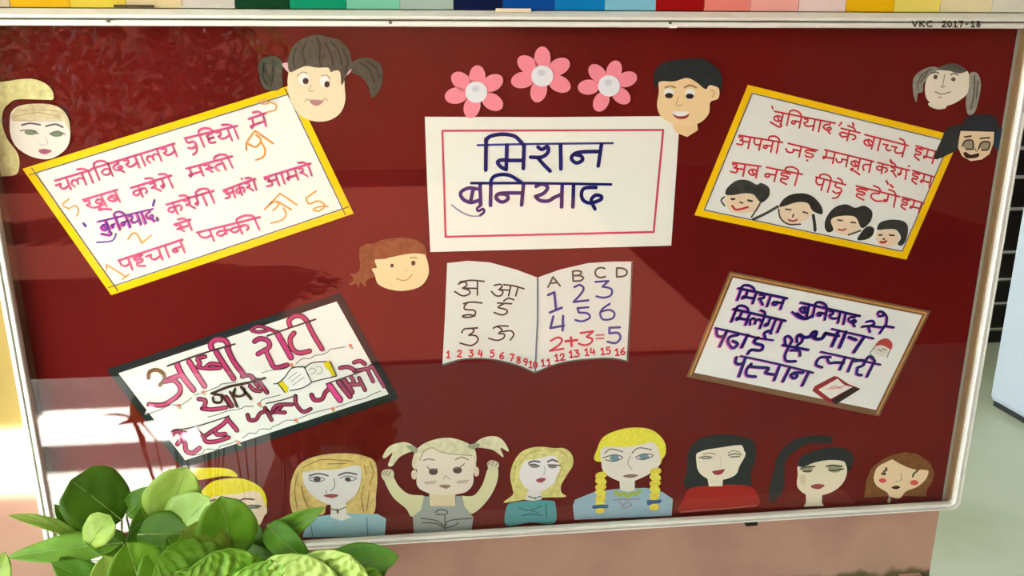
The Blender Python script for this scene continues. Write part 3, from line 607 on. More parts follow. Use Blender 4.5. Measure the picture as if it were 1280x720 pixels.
it.ink('wavy_line', WV, c8([[(0, 0)]], 0, 0)[:0] + [[(182, 518), (198, 513), (214, 506), (225, 507), (240, 497)], [(243, 494), (256, 490), (266, 486), (274, 483), (277, 480), (295, 478)]] +
       B([[(220, 690), (300, 665), (430, 650), (490, 620)], [(560, 600), (620, 550), (700, 545), (750, 515), (820, 505), (880, 480), (900, 455), (980, 440), (1060, 428)]]) +
       C_([[(400, 715), (500, 695), (540, 652), (650, 655), (690, 620), (800, 590), (850, 560)], [(900, 540), (940, 520), (970, 492), (1040, 492), (1080, 452), (1180, 450), (1210, 425), (1280, 400)],
           [(560, 330), (640, 310), (760, 270), (880, 250), (930, 225), (1010, 225)], [(1080, 180), (1120, 150), (1200, 130), (1280, 110)]]) +
       D([[(80, 715), (150, 682), (220, 685)], [(270, 665), (320, 645), (400, 612), (520, 582), (580, 565)], [(640, 555), (720, 525), (830, 485), (920, 465), (1000, 425), (1090, 388)]]), 1.0, 2)
for fx, fy in ((223, 507), (254, 490), (298, 553), (324, 505), (364, 456), (438, 432), (370, 525), (416, 511)):
    it.fill('drawn_flower', (226, 130, 118), ell(fx, fy, 2.6, 2.0, 0, 8), 2); it.fill('drawn_leaf', (170, 196, 130), ell(fx + 1.5, fy + 3, 2.6, 1.2, 20, 8), 2)
it.T = (340, 440, 8)
it.fill('drawn_page', (240, 244, 236), [(60, 310), (130, 250), (200, 160), (260, 145), (330, 160), (370, 230), (400, 300), (310, 360), (180, 385), (150, 400)], 3, smooth=False)
it.fill('drawn_page', (236, 240, 228), [(330, 158), (400, 108), (540, 95), (580, 100), (640, 240), (500, 275), (400, 300)], 3, smooth=False)
it.fill('yellow_patch', (232, 214, 30), [(55, 305), (100, 290), (165, 350), (160, 405), (130, 405)], 4, smooth=False)
it.fill('yellow_patch', (224, 208, 10), [(510, 100), (580, 90), (645, 238), (600, 250), (570, 190), (530, 150)], 4, smooth=False)
it.ink('pen_line', (58, 66, 58), [[(20, 318), (60, 310), (130, 250), (200, 160), (320, 150)], [(325, 155), (395, 300)], [(400, 300), (310, 358), (180, 388)], [(330, 158), (400, 108), (540, 95)], [(580, 95), (645, 238)], [(640, 242), (500, 275), (400, 300)], [(55, 310), (130, 405)]], 1.4, 5)
it.ink('pen_line', (150, 156, 146), [[(160, 270), (250, 200)], [(190, 300), (290, 220)], [(210, 330), (320, 250)], [(370, 180), (400, 160), (440, 180), (420, 210), (390, 220)], [(440, 150), (490, 150), (500, 200), (450, 225)]], .9, 5)

# 6 brown edged sheet with blue lettering, right
q = [(912, 339), (1163, 389), (1099, 520.5), (858, 471)]
it = Item('slogan_poster', 'brown edged poster with dark blue lettering and a small drawn red book', 'poster', .0008, at=(980, 490))
it.fill('paper_sheet', (232, 236, 226), q, 0, smooth=False)
quadborder(it, q, inset(q, 7), (120, 92, 62), 1, kind='wood')
qi = inset(q, 3.5); it.ink('gold_line', (196, 146, 76), [[qi[0], qi[1]], [qi[1], qi[2]], [qi[3], qi[0]]], 2.2, 2, kind='crayon')
c5 = lambda s, ox, oy: c9(s, ox, oy, 9.114)
def navy(st, w):
    w *= 1.25
    it.ink('lettering', (212, 104, 190), [[(p[0] - 2.0, p[1] + .9) for p in s] for s in st], w * .8, 2, label='pink shadow of the blue lettering')
    it.ink('lettering', (24, 24, 106), st, w, 3)
navy(word(['i', 'm', 'sh', 'n'], (922, 360), (984, 373), (-5, 14)), 2.6)
navy(word(['b', 'u', 'i', 'n', 'y', 'aa', 'd'], (1000, 378), (1075, 395), (-3, 14)) + c5([[(1010, 410), (1080, 470), (1170, 490), (1230, 450)]], 880, 345), 2.5)
navy(c5([[(760, 385), (830, 375), (840, 420), (710, 440)], [(780, 440), (800, 500)], [(800, 430), (940, 450)], [(970, 430), (910, 515)], [(960, 430), (1070, 450)],
         [(890, 300), (900, 268), (945, 275), (950, 315), (900, 320)], [(940, 270), (990, 330), (980, 430)]], 1000, 360), 2.4)
navy(word(['i', 'm', 'l', 'e', 'g', 'aa'], (916, 386), (982, 401), (-6, 15)), 2.6)
navy(c5([[(0, 540), (50, 560), (110, 555), (150, 505), (190, 500), (175, 545), (150, 560), (190, 580), (250, 575), (290, 520)], [(290, 515), (440, 545)],
         [(440, 490), (365, 660)], [(525, 500), (450, 675)], [(560, 560), (640, 590)], [(730, 560), (615, 730)]], 1000, 360), 3.4)
navy(c5([[(365, 465), (600, 520), (840, 575)]], 1000, 360), 2.0)
navy(c5([[(130, 90), (460, 165), (620, 205), (790, 230)]], 880, 400), 2.0)
navy(c5([[(145, 100), (150, 170), (190, 190), (235, 180)], [(265, 120), (180, 300)], [(390, 170), (300, 190), (275, 250), (330, 320), (385, 270), (330, 240)], [(500, 170), (430, 310)],
         [(620, 200), (570, 240), (600, 270), (670, 290), (650, 345), (540, 340), (500, 385)], [(700, 205), (690, 150), (740, 125), (765, 150)]], 880, 400), 3.0)
navy(c5([[(900, 285), (1190, 340)], [(930, 280), (925, 200), (970, 185), (1005, 230), (985, 270)], [(1060, 250), (1065, 180), (1115, 170), (1120, 240), (1060, 290)],
         [(960, 320), (925, 400), (940, 465), (1045, 470)], [(990, 345), (1085, 350), (1095, 405)]], 880, 400), 2.8)
navy(c5([[(330, 88), (660, 160), (1010, 235)]], 990, 430), 2.0)
navy(c5([[(440, 150), (320, 155), (275, 235), (345, 265)], [(400, 155), (430, 215), (500, 210), (590, 215)], [(610, 150), (545, 290)], [(700, 165), (640, 310)],
         [(720, 195), (810, 185), (820, 235), (745, 270)], [(750, 275), (740, 340), (795, 355)], [(945, 190), (855, 370)], [(840, 190), (885, 140), (945, 190)]], 990, 430), 2.8)
navy(c5([[(420, 410), (840, 500), (1245, 600)]], 880, 400), 2.0)
navy(c5([[(370, 425), (360, 480), (400, 505), (450, 490)], [(475, 430), (400, 640)], [(540, 500), (490, 560), (490, 630), (590, 645)], [(520, 530), (640, 540), (740, 550), (700, 600), (790, 620)],
         [(860, 530), (800, 685)], [(975, 550), (900, 700)], [(1130, 600), (1040, 600), (990, 630), (1030, 665), (1065, 630), (1030, 610)], [(1195, 590), (1120, 745)]], 880, 400), 3.0)
it.T = (990, 430, 9.114)
it.fill('drawn_book', (150, 44, 48), [(230, 530), (260, 480), (480, 365), (520, 372), (640, 455), (780, 510), (500, 690), (400, 660)], 2, smooth=False)
it.fill('drawn_book', (48, 34, 30), [(440, 640), (700, 485), (780, 512), (500, 690)], 3, smooth=False)
it.fill('drawn_book', (232, 230, 218), [(300, 520), (520, 395), (600, 470), (690, 490), (440, 625)], 3, smooth=False)
it.ink('pen_line', (206, 120, 126), [[(440, 495), (500, 475), (520, 495), (590, 480)], [(400, 515), (470, 505), (560, 500)]], 1.0, 4)
it.T = (1000, 360, 9.114)
it.fill('drawn_face', (220, 218, 200), ell(915, 700, 95, 80, 20), 2); it.fill('drawn_cap', (178, 72, 62), [(860, 660), (900, 600), (990, 575), (1050, 630), (1040, 700), (980, 670), (920, 650)], 3)
it.ink('pen_line', (120, 126, 104), [[(860, 670), (800, 740), (850, 790)], [(1030, 700), (990, 790)], [(890, 700), (930, 720)], [(940, 690), (980, 710)]], 1.3, 3)

# ------------------------------------------------------------------ pink flowers
for cx, cy, es, lab, r1, r2 in ((232, 308, ((238, 210), (335, 250), (335, 370), (205, 402), (104, 330), (138, 238)), 'pink paper flower at the left of the three above the title', 74, 52),
                        (655, 205, ((655, 92), (760, 146), (764, 255), (632, 298), (530, 230), (563, 134)), 'pink paper flower in the middle, highest of the three above the title', 76, 52),
                        (1082, 268, ((1114, 172), (1195, 226), (1158, 330), (1032, 368), (950, 276), (1008, 188)), 'pink paper flower at the right of the three, next to the boy', 68, 48)):
    it = Item('paper_flower', lab, 'paper flower', .0030, (550, 55, 5.12), 'pink paper flowers above the title', at=(cx, cy + 100))
    for ex, ey in es:
        it.fill('petal', (244, 142, 156), ell(ex, ey, r1, r2, math.degrees(math.atan2(ey - cy, ex - cx)), 16), 0 if (ex + ey) % 2 < 1 else 1)
    it.fill('flower_centre', (232, 236, 238), ell(cx, cy, 70, 68), 3)
    it.fill('centre_bead', (206, 214, 220), ell(cx - 6, cy - 22, 24, 20), 4)

GRP = 'paper face cut-outs'
def face(label, T, at, base=.0022): return Item('paper_face_cutout', label, 'paper cutout', base, T, GRP, at)
# top left girl with looping ponytail
it = face('pale paper girl face with a long looping cream ponytail, at the left frame edge', (0, 90, 5.333), (260, 580), .0032)
it.fill('hair', (238, 216, 150), [(-70, 110), (60, 60), (200, 45), (290, 70), (345, 120), (355, 180), (300, 185), (120, 182), (60, 210), (20, 260), (15, 350), (50, 450), (110, 530), (130, 600), (110, 680), (20, 695), (-80, 690), (-90, 400)], 0, kind='hair')
it.fill('face', (240, 234, 220), [(65, 330), (80, 260), (150, 220), (300, 212), (400, 240), (455, 310), (468, 430), (440, 510), (370, 565), (300, 582), (200, 560), (110, 500), (70, 420)], 1)
it.fill('fringe', (222, 200, 156), [(80, 320), (90, 265), (150, 220), (300, 212), (400, 240), (450, 310), (465, 400), (440, 350), (400, 320), (250, 322)], 2, kind='hair')
it.ink('hair_line', (180, 156, 112), [[(90, 300), (250, 270), (400, 300)], [(120, 260), (260, 250), (380, 262)], [(85, 325), (260, 326), (410, 325)]], .8, 3)
it.ink('eyebrow', (104, 88, 100), [[(145, 354), (200, 342), (268, 352)], [(305, 362), (370, 348), (418, 368)]], 2.2, 3)
it.fill('eye', (120, 140, 104), [ell(205, 402, 42, 18), ell(378, 414, 42, 18)], 3)
it.ink('eyelid', (96, 92, 96), [[(135, 392), (200, 388), (255, 412)], [(330, 412), (380, 396), (435, 415)]], 1.3, 4)
it.ink('nose', (196, 186, 186), [[(300, 430), (318, 470), (290, 488), (262, 478)]], 1.0, 3)
it.fill('mouth', (160, 88, 112), [(255, 525), (290, 512), (345, 525), (310, 546), (280, 545)], 3)
# girl with two grey puffs
it = face('round paper girl face with grey hair in two bunches, left of the flowers', (320, 40, 6), (450, 675), .0034)
HG = (74, 74, 62)
it.fill('hair_bunch', HG, [[(20, 230), (80, 185), (150, 185), (200, 235), (195, 330), (200, 400), (150, 440), (60, 420), (25, 330)], [(710, 240), (770, 200), (850, 195), (930, 240), (950, 330), (930, 430), (870, 495), (840, 400), (780, 330), (715, 300)]], 0, kind='hair')
it.fill('hair_tie', (226, 186, 190), [[(195, 240), (250, 235), (262, 290), (240, 300)], [(670, 270), (715, 275), (700, 310), (665, 330)]], 1)
it.fill('face', (240, 222, 184), [(240, 330), (270, 250), (400, 200), (560, 220), (650, 300), (665, 420), (668, 520), (630, 610), (540, 665), (430, 668), (330, 625), (265, 530), (240, 430)], 1)
it.fill('hair', HG, [(240, 230), (270, 120), (350, 50), (450, 22), (550, 40), (640, 70), (700, 150), (718, 260), (690, 300), (660, 370), (640, 395), (630, 300), (590, 290), (560, 300), (540, 268), (460, 268), (380, 255), (320, 275), (255, 300)], 2, kind='hair')
it.ink('hair_parting', (52, 52, 46), [[(460, 40), (480, 110), (475, 200), (490, 260)]], 2.0, 3)
it.ink('hair_line', (52, 54, 46), [[(300, 120), (280, 200), (290, 260)], [(380, 70), (350, 150), (370, 230)], [(560, 70), (620, 140), (640, 240)], [(520, 80), (560, 160), (580, 250)], [(60, 230), (50, 330), (90, 400)], [(120, 210), (130, 320), (110, 410)], [(780, 230), (850, 280), (890, 380)], [(830, 220), (900, 270), (920, 350)], [(650, 130), (690, 220), (670, 300)]], 2.2, 3, kind='crayon')
it.fill('eye_white', (240, 240, 232), [ell(358, 355, 38, 45), ell(515, 370, 35, 45)], 2)
it.fill('eye', (62, 52, 50), [ell(372, 368, 22, 24), ell(532, 392, 20, 24)], 3)
it.ink('eyebrow', (170, 156, 124), [[(310, 330), (350, 300), (385, 310)], [(490, 330), (530, 325), (555, 350)]], 1.2, 3)
it.ink('nose', (204, 180, 142), [[(415, 400), (395, 440), (430, 445)]], 1.4, 3)
it.fill('mouth', (174, 128, 128), [(400, 515), (440, 510), (505, 518), (470, 550), (430, 548)], 3)
it.ink('smile_line', (190, 170, 130), [[(365, 520), (385, 505), (410, 515)], [(500, 520), (520, 500), (535, 515)]], 1.2, 4)
# boy
it = face('paper boy face with short black hair and open smile, above the title sheet corner', (810, 65, 6.55), (320, 695), .0034)
it.fill('neck', (240, 206, 152), [(200, 600), (240, 570), (400, 570), (410, 640), (320, 695), (230, 660)], 0, smooth=False)
it.fill('hair', (24, 38, 40), [(45, 230), (60, 140), (150, 80), (300, 60), (440, 55), (540, 110), (600, 180), (605, 270), (575, 350), (480, 320), (300, 300), (110, 260), (60, 300)], 1, kind='hair')
it.fill('face', (242, 212, 160), [(95, 240), (200, 240), (330, 210), (460, 270), (520, 272), (580, 300), (575, 380), (510, 410), (500, 500), (440, 570), (350, 600), (220, 590), (110, 530), (75, 440), (90, 330)], 2)
it.fill('fringe', (24, 38, 40), [(80, 235), (100, 130), (300, 90), (470, 120), (560, 200), (560, 260), (500, 275), (470, 305), (400, 250), (320, 212), (220, 240), (130, 238)], 3, kind='hair')
it.fill('eye_white', (240, 240, 236), [ell(172, 330, 42, 32), ell(345, 335, 42, 34)], 3)
it.fill('eye', (44, 40, 46), [ell(172, 357, 32, 22), ell(342, 362, 32, 22)], 4)
it.ink('eyebrow', (164, 138, 92), [[(140, 292), (180, 280), (222, 290)], [(300, 290), (345, 272), (395, 292)]], 2.2, 4)
it.ink('nose', (214, 176, 120), [[(250, 370), (230, 432), (280, 435)]], 1.6, 3)
it.fill('mouth', (150, 66, 62), [(200, 505), (260, 520), (335, 505), (310, 545), (240, 545)], 3)
it.fill('teeth', (246, 244, 240), [(200, 500), (225, 488), (310, 488), (335, 500), (300, 522), (240, 524)], 4)
it.ink('ear_line', (206, 170, 116), [[(515, 310), (545, 330), (525, 370)]], 1.6, 3)
# pencil girl top right
it = face('pale pencil shaded girl face with grey hanging hair, at the upper right corner', (1130, 70, 5.143), (240, 345), .0022)
it.fill('hair', (146, 146, 130), [[(60, 230), (60, 150), (100, 100), (180, 68), (240, 90), (200, 130), (130, 170), (120, 230), (90, 240), (80, 295), (68, 270)], [(420, 120), (470, 110), (495, 180), (480, 280), (455, 360), (415, 378), (400, 330), (402, 250)]], 0, kind='hair')
it.fill('neck', (232, 222, 196), [(165, 300), (260, 310), (268, 335), (215, 342), (165, 322)], 0)
it.fill('face', (238, 230, 206), [(135, 200), (160, 130), (230, 90), (330, 90), (410, 100), (418, 180), (400, 250), (310, 310), (220, 322), (150, 280)], 1)
it.fill('fringe', (92, 92, 80), [(215, 85), (270, 55), (330, 50), (385, 75), (400, 98), (350, 112), (290, 95)], 2, kind='hair')
it.fill('eye', (92, 88, 76), [ell(203, 135, 13, 15), ell(318, 150, 14, 13)], 3)
it.ink('eyebrow', (110, 106, 90), [[(180, 112), (205, 104), (225, 112)], [(298, 122), (322, 112), (345, 122)]], 1.6, 3)
it.ink('hair_line', (86, 86, 74), [[(170, 85), (110, 130), (85, 200)], [(150, 110), (105, 170)], [(455, 130), (450, 240), (430, 340)], [(475, 160), (465, 270)], [(240, 75), (300, 62), (370, 80)], [(250, 88), (320, 80), (380, 98)]], 1.6, 3, kind='crayon')
it.ink('nose', (150, 146, 120), [[(262, 120), (250, 180), (240, 200), (265, 196)]], 1.2, 3)
it.ink('mouth', (130, 120, 100), [[(200, 228), (240, 245), (300, 230)], [(225, 262), (240, 268)]], 1.3, 3)
# navy-haired face at right
it = face('small paper face with wide navy hair bunches beside the right poster corner', (1130, 70, 5.143), (430, 678), .0036)
it.fill('hair', (26, 38, 46), [(360, 480), (400, 400), (480, 375), (580, 385), (605, 450), (590, 500), (480, 520), (370, 520)], 0, kind='hair')
it.fill('hair_bunch', (34, 44, 44), [(195, 662), (240, 540), (280, 465), (370, 440), (372, 480), (350, 590), (290, 630)], 0, kind='hair')
it.fill('hair_bunch', (26, 56, 74), [(580, 500), (605, 470), (640, 462), (656, 500), (648, 580), (630, 625), (575, 570)], 0, kind='hair')
it.fill('face', (236, 212, 172), [(365, 482), (580, 488), (575, 560), (550, 630), (500, 665), (430, 675), (375, 645), (348, 590), (355, 530)], 1, smooth=False)
it.fill('eye', (160, 152, 124), [ell(415, 572, 34, 30), ell(520, 575, 34, 30)], 2)
it.ink('eyelid', (62, 58, 48), [[(375, 580), (395, 545), (440, 545), (445, 595)], [(480, 595), (500, 555), (550, 555), (540, 600), (500, 605)], [(400, 600), (440, 600)], [(390, 520), (430, 515)], [(490, 530), (550, 525)]], 2.0, 3)
it.ink('nose', (120, 100, 74), [[(455, 595), (465, 612), (480, 600)]], 1.2, 3)
it.fill('mouth', (60, 34, 28), [(382, 625), (400, 618), (430, 635), (480, 625), (478, 648), (440, 658), (400, 655)], 2)
# brown haired girl, centre
it = face('paper girl face with brown fringe and side ponytail, left of the open book', (430, 290, 9), (640, 660), .0022)
it.fill('hair', (128, 70, 32), [(170, 200), (240, 140), (330, 130), (450, 85), (640, 65), (800, 85), (900, 150), (930, 260), (880, 290), (700, 270), (400, 320), (380, 420), (340, 500), (290, 520), (240, 560), (250, 610), (215, 600), (190, 560), (160, 630), (140, 580), (70, 600), (60, 580), (110, 530), (65, 470), (130, 470), (180, 400)], 0, kind='hair')
it.fill('face', (242, 212, 160), [(350, 310), (500, 290), (700, 250), (880, 240), (930, 300), (955, 430), (930, 530), (860, 610), (750, 650), (620, 662), (480, 635), (380, 580), (345, 480), (315, 415), (370, 400)], 1)
it.fill('fringe', (134, 74, 36), [(330, 310), (360, 180), (480, 110), (680, 85), (820, 110), (910, 180), (925, 260), (880, 245), (800, 240), (790, 205), (760, 235), (720, 245), (705, 205), (670, 255), (620, 265), (605, 225), (580, 275), (520, 285), (505, 250), (490, 300), (420, 305)], 2, smooth=False, kind='hair')
it.fill('eye', (76, 56, 54), [ell(780, 350, 24, 28), ell(540, 378, 20, 22)], 2)
it.ink('eyebrow', (150, 110, 70), [[(745, 292), (780, 285), (820, 292)]], 1.3, 3)
it.ink('nose', (214, 178, 130), [[(690, 405), (710, 430), (690, 448)]], 1.0, 2)
it.ink('mouth', (176, 126, 92), [[(590, 525), (660, 545), (720, 530), (768, 480)]], 1.1, 2)
# bottom row -----------------------------------------------------------
it = face('yellow haired paper face half hidden by leaves, at the bottom left', (230, 580, 8.473), (600, 700))
it.fill('hair_tail', (240, 212, 0), [(40, 60), (300, 40), (460, 50), (540, 90), (560, 135), (400, 128), (120, 170)], 0, kind='crayon')
it.fill('face', (236, 218, 188), [(180, 380), (500, 320), (760, 280), (850, 360), (880, 500), (850, 550), (800, 650), (700, 720), (400, 720), (220, 600)], 1)
it.fill('fringe', (244, 216, 0), [(150, 370), (200, 270), (320, 180), (560, 150), (720, 190), (830, 270), (875, 380), (870, 470), (840, 370), (760, 285), (600, 310), (350, 340)], 2, kind='crayon')
it.ink('eyebrow', (96, 76, 66), [[(590, 400), (630, 370), (740, 375)], [(260, 400), (330, 375)]], 2.2, 2)
it.ink('eye', (96, 110, 88), [[(640, 450), (720, 440), (810, 445)], [(700, 465), (790, 460)], [(270, 440), (340, 430)]], 2.4, 3)
it.ink('nose', (214, 190, 160), [[(560, 480), (540, 560), (570, 570)]], 1.2, 2); it.ink('mouth', (180, 90, 90), [[(500, 640), (580, 650), (640, 635)]], 2.4, 2)

it = face('paper woman bust with long golden hair and pale blue top, in the bottom row', (355, 560, 6), (430, 695))
it.fill('hair', (218, 190, 116), [(45, 330), (60, 230), (110, 130), (200, 75), (340, 45), (500, 42), (620, 65), (685, 110), (700, 230), (690, 350), (665, 500), (480, 520), (440, 420), (320, 430), (290, 500), (90, 500), (50, 430)], 0, kind='hair')
it.fill('top', (148, 196, 204), [(135, 672), (160, 600), (200, 520), (350, 500), (500, 490), (700, 495), (765, 530), (756, 660), (430, 666)], 1, smooth=False)
it.fill('neck', (226, 228, 216), [(350, 400), (460, 400), (470, 500), (510, 520), (430, 545), (350, 520)], 2, smooth=False)
it.fill('face', (222, 222, 216), [(145, 180), (250, 160), (420, 150), (560, 130), (580, 220), (550, 330), (480, 400), (400, 430), (320, 420), (220, 360), (155, 280)], 3)
it.fill('fringe', (214, 190, 110), [(140, 180), (150, 120), (300, 80), (560, 70), (640, 90), (600, 210), (565, 130), (400, 160), (250, 165)], 4, kind='hair')
it.ink('hair_line', (150, 122, 62), [[(140, 150), (270, 90), (400, 90), (520, 100)], [(100, 200), (80, 320), (100, 460)], [(130, 280), (150, 380), (180, 450)], [(640, 100), (670, 180), (640, 280)], [(600, 130), (620, 200)], [(600, 280), (580, 380), (600, 480)], [(640, 330), (620, 470)], [(330, 120), (470, 115)]], 1.3, 5)
it.ink('eyebrow', (96, 90, 96), [[(190, 208), (260, 192), (330, 208)], [(410, 205), (470, 185), (545, 198)]], 2.0, 4)
it.fill('eye', (70, 72, 74), [ell(248, 236, 26, 18), ell(478, 235, 22, 15)], 4)
it.ink('eyelid', (120, 118, 124), [[(185, 230), (245, 215), (305, 235), (250, 255), (190, 240)], [(420, 225), (480, 210), (545, 230), (480, 252)]], 1.2, 5)
it.ink('nose', (140, 140, 142), [[(375, 230), (380, 290), (350, 320)], [(315, 320), (320, 340)]], 1.2, 4)
it.fill('mouth', (152, 76, 76), [(295, 358), (350, 345), (410, 355), (360, 376)], 4)
it.ink('necklace', (104, 84, 84), [[(330, 450), (400, 465), (460, 445)], [(400, 465), (402, 490)]], 1.2, 4)
it.ink('sleeve_line', (70, 110, 124), [[(200, 580), (220, 680)], [(620, 520), (630, 670)]], 1.0, 3)

it = face('paper blonde girl with two flying ponytails and both arms raised in grey overalls', (470, 540, 5.335), (440, 690))
it.fill('arm', (218, 220, 172), [[(50, 300), (110, 295), (150, 360), (220, 415), (330, 430), (320, 500), (240, 565), (200, 510), (110, 430)], [(560, 430), (650, 425), (710, 350), (750, 240), (810, 235), (805, 340), (740, 460), (640, 545), (570, 500)]], 0)
it.fill('hand', (214, 208, 176), [[(35, 290), (50, 255), (100, 250), (120, 275), (110, 310), (60, 325)], [(740, 215), (760, 190), (800, 195), (820, 215), (805, 250), (760, 250)]], 1)
it.ink('finger_line', (128, 122, 96), [[(40, 285), (60, 262)], [(60, 290), (78, 258)], [(80, 292), (98, 262)], [(745, 220), (762, 195)], [(770, 225), (785, 195)], [(795, 228), (812, 205)]], 1.2, 2)
it.fill('ponytail', (234, 230, 176), [[(285, 130), (240, 85), (180, 68), (90, 95), (45, 160), (60, 175), (110, 140), (80, 220), (110, 225), (160, 165), (250, 125)], [(650, 95), (700, 45), (790, 28), (850, 60), (885, 130), (830, 105), (850, 168), (780, 120), (700, 105)]], 0, kind='hair')
it.fill('hair_tie', (150, 160, 130), [[(200, 95), (240, 90), (280, 115), (260, 140)], [(610, 90), (680, 75), (690, 95), (640, 115)]], 2)
it.fill('hair', (234, 230, 176), [(260, 250), (250, 160), (300, 90), (400, 48), (500, 40), (600, 70), (660, 120), (668, 200), (640, 250), (450, 230)], 1, kind='hair')
it.fill('ear', (226, 212, 182), [ell(255, 285, 20, 32), ell(670, 265, 18, 32)], 1)
it.fill('overalls', (160, 172, 164), [(245, 565), (300, 520), (320, 430), (355, 430), (360, 495), (530, 495), (535, 425), (575, 430), (590, 500), (650, 570), (637, 656), (253, 674)], 2, smooth=False)
it.fill('neck', (224, 216, 172), [(355, 410), (530, 405), (530, 498), (360, 498)], 1, smooth=False)
it.fill('face', (232, 224, 204), [(275, 280), (280, 170), (370, 110), (450, 140), (640, 160), (650, 280), (640, 360), (570, 410), (400, 418), (300, 385), (270, 340)], 3)
it.ink('hair_line', (172, 170, 122), [[(290, 190), (320, 130), (375, 105), (450, 138), (640, 158)]], 1.4, 4)
it.fill('eye', (84, 76, 68), [ell(382, 265, 30, 22), ell(543, 255, 30, 22)], 4)
it.ink('eyelid', (120, 112, 92), [[(340, 230), (365, 250), (410, 245)], [(515, 245), (560, 235), (590, 210)], [(315, 190), (350, 180), (390, 188)], [(530, 185), (570, 168), (615, 185)]], 1.3, 5)
it.ink('cheek', (188, 164, 150), [[(325, 335), (400, 328)], [(330, 345), (395, 340)], [(540, 330), (615, 322)], [(545, 340), (610, 335)]], 1.4, 4)
it.ink('nose', (186, 172, 140), [[(450, 315), (465, 290), (490, 315)]], 1.2, 4)
it.fill('mouth', (150, 128, 104), [(420, 358), (460, 352), (500, 358), (465, 378)], 4)
it.ink('embroidery', (84, 98, 88), [[(395, 535), (430, 515), (475, 530), (460, 550), (400, 548)], [(300, 575), (400, 590), (460, 625), (490, 590), (640, 575)], [(310, 605), (400, 610), (455, 640)], [(460, 640), (520, 625), (550, 605)], [(460, 560), (460, 650)]], 1.6, 4)

it = face('paper blonde woman bust in small teal top, third bust of the bottom row', (625, 550, 6.26), (240, 665))
it.fill('hair', (226, 214, 130), [(80, 290), (100, 190), (160, 100), (250, 60), (350, 55), (420, 65), (500, 65), (560, 110), (572, 190), (520, 280), (480, 350), (480, 410), (515, 445), (350, 450), (200, 465), (30, 490), (100, 430), (95, 370)], 0, kind='hair')
it.fill('top', (84, 160, 162), [(50, 530), (100, 490), (250, 475), (400, 475), (435, 510), (425, 650), (240, 645), (50, 668)], 1)
it.fill('neck', (230, 230, 224), [(225, 380), (320, 380), (325, 465), (260, 475), (200, 470)], 2, smooth=False)
it.fill('face', (236, 236, 234), [(155, 240), (200, 165), (300, 140), (420, 120), (465, 190), (460, 260), (420, 340), (350, 390), (280, 400), (200, 370), (160, 310)], 3)
it.fill('fringe', (226, 216, 136), [(150, 215), (190, 120), (290, 75), (400, 85), (500, 80), (555, 150), (520, 260), (450, 360), (430, 400), (435, 300), (480, 210), (425, 125), (300, 145), (200, 165)], 4, kind='hair')
it.ink('hair_line', (178, 160, 84), [[(150, 200), (220, 110), (330, 80)], [(120, 200), (105, 330)], [(400, 90), (460, 80), (530, 130)], [(500, 170), (470, 260), (440, 320)]], 1.0, 5)
it.ink('eyebrow', (110, 100, 104), [[(225, 180), (260, 165), (310, 172)], [(375, 170), (410, 155), (450, 170)]], 2.4, 4)
it.fill('eye', (130, 130, 118), [ell(270, 205, 36, 14), ell(412, 208, 34, 14)], 4)
it.ink('eyelid', (100, 96, 96), [[(225, 195), (270, 190), (308, 205)], [(375, 195), (420, 195), (475, 200)]], 1.6, 5)
it.ink('nose', (176, 186, 196), [[(350, 210), (352, 260), (335, 268)]], 1.2, 4)
it.fill('mouth', (150, 70, 82), [(280, 315), (320, 298), (360, 305), (320, 335)], 4)
it.ink('necklace', (76, 80, 80), [[(225, 440), (270, 455), (320, 440)], [(265, 455), (275, 460)]], 1.3, 4)
it.ink('pen_line', (50, 110, 116), [[(150, 530), (220, 550), (320, 520)], [(170, 590), (250, 580), (330, 590)], [(240, 550), (300, 570)], [(360, 510), (365, 600)]], 1.6, 3)

it = face('paper woman bust with yellow fringe and two long plaits tied with blue', (710, 530, 5.757), (390, 680))
it.fill('hair', (238, 224, 62), [(205, 270), (210, 180), (260, 90), (380, 38), (500, 25), (610, 45), (690, 120), (705, 200), (680, 250), (640, 300), (450, 260)], 0, kind='crayon')
it.fill('top', (150, 184, 196), [(35, 590), (50, 545), (200, 485), (380, 465), (560, 460), (680, 490), (755, 540), (745, 660), (390, 675), (45, 690)], 1, smooth=False)
it.fill('neck', (222, 222, 204), [(370, 380), (480, 380), (480, 475), (430, 490), (375, 475)], 2, smooth=False)
it.fill('face', (228, 224, 208), [(240, 180), (330, 160), (520, 150), (610, 130), (660, 200), (660, 290), (600, 350), (500, 400), (430, 425), (340, 400), (260, 350), (240, 280)], 3)
it.fill('fringe', (240, 228, 70), [(215, 200), (240, 110), (330, 55), (500, 28), (620, 55), (700, 150), (695, 230), (670, 245), (650, 180), (615, 110), (520, 150), (400, 165), (250, 165)], 4, kind='crayon')
for px, py0, py1, n_ in ((238, 350, 640, 7), (630, 320, 620, 7)):
    for k in range(n_):
        it.fill('plait_strand', (232, 218, 84) if k % 2 else (222, 206, 70), ell(px - k * (1.5 if px > 400 else 1), py0 + (py1 - py0) * (k + .5) / n_, 42 - k, 26, 10 if k % 2 else -10, 10), 4 + (k % 2), kind='crayon')
it.fill('hair_tie', (36, 96, 138), [[(175, 590), (240, 580), (290, 585), (280, 605), (230, 605), (185, 610)], [(570, 550), (620, 548), (672, 545), (660, 570), (610, 575), (575, 585)]], 6)
it.ink('neck_frill', (164, 186, 84), [[(345, 490), (370, 510), (400, 500), (430, 520), (460, 500), (490, 505), (515, 480)]], 5.0, 3)
it.ink('embroidery', (150, 132, 150), [[(370, 560), (400, 580), (430, 560), (455, 590)], [(380, 590), (420, 600), (460, 575)], [(330, 545), (520, 540)]], 1.4, 3)
it.ink('eyebrow', (110, 100, 96), [[(265, 210), (310, 180), (395, 200)], [(460, 210), (510, 172), (600, 185)]], 1.4, 4)
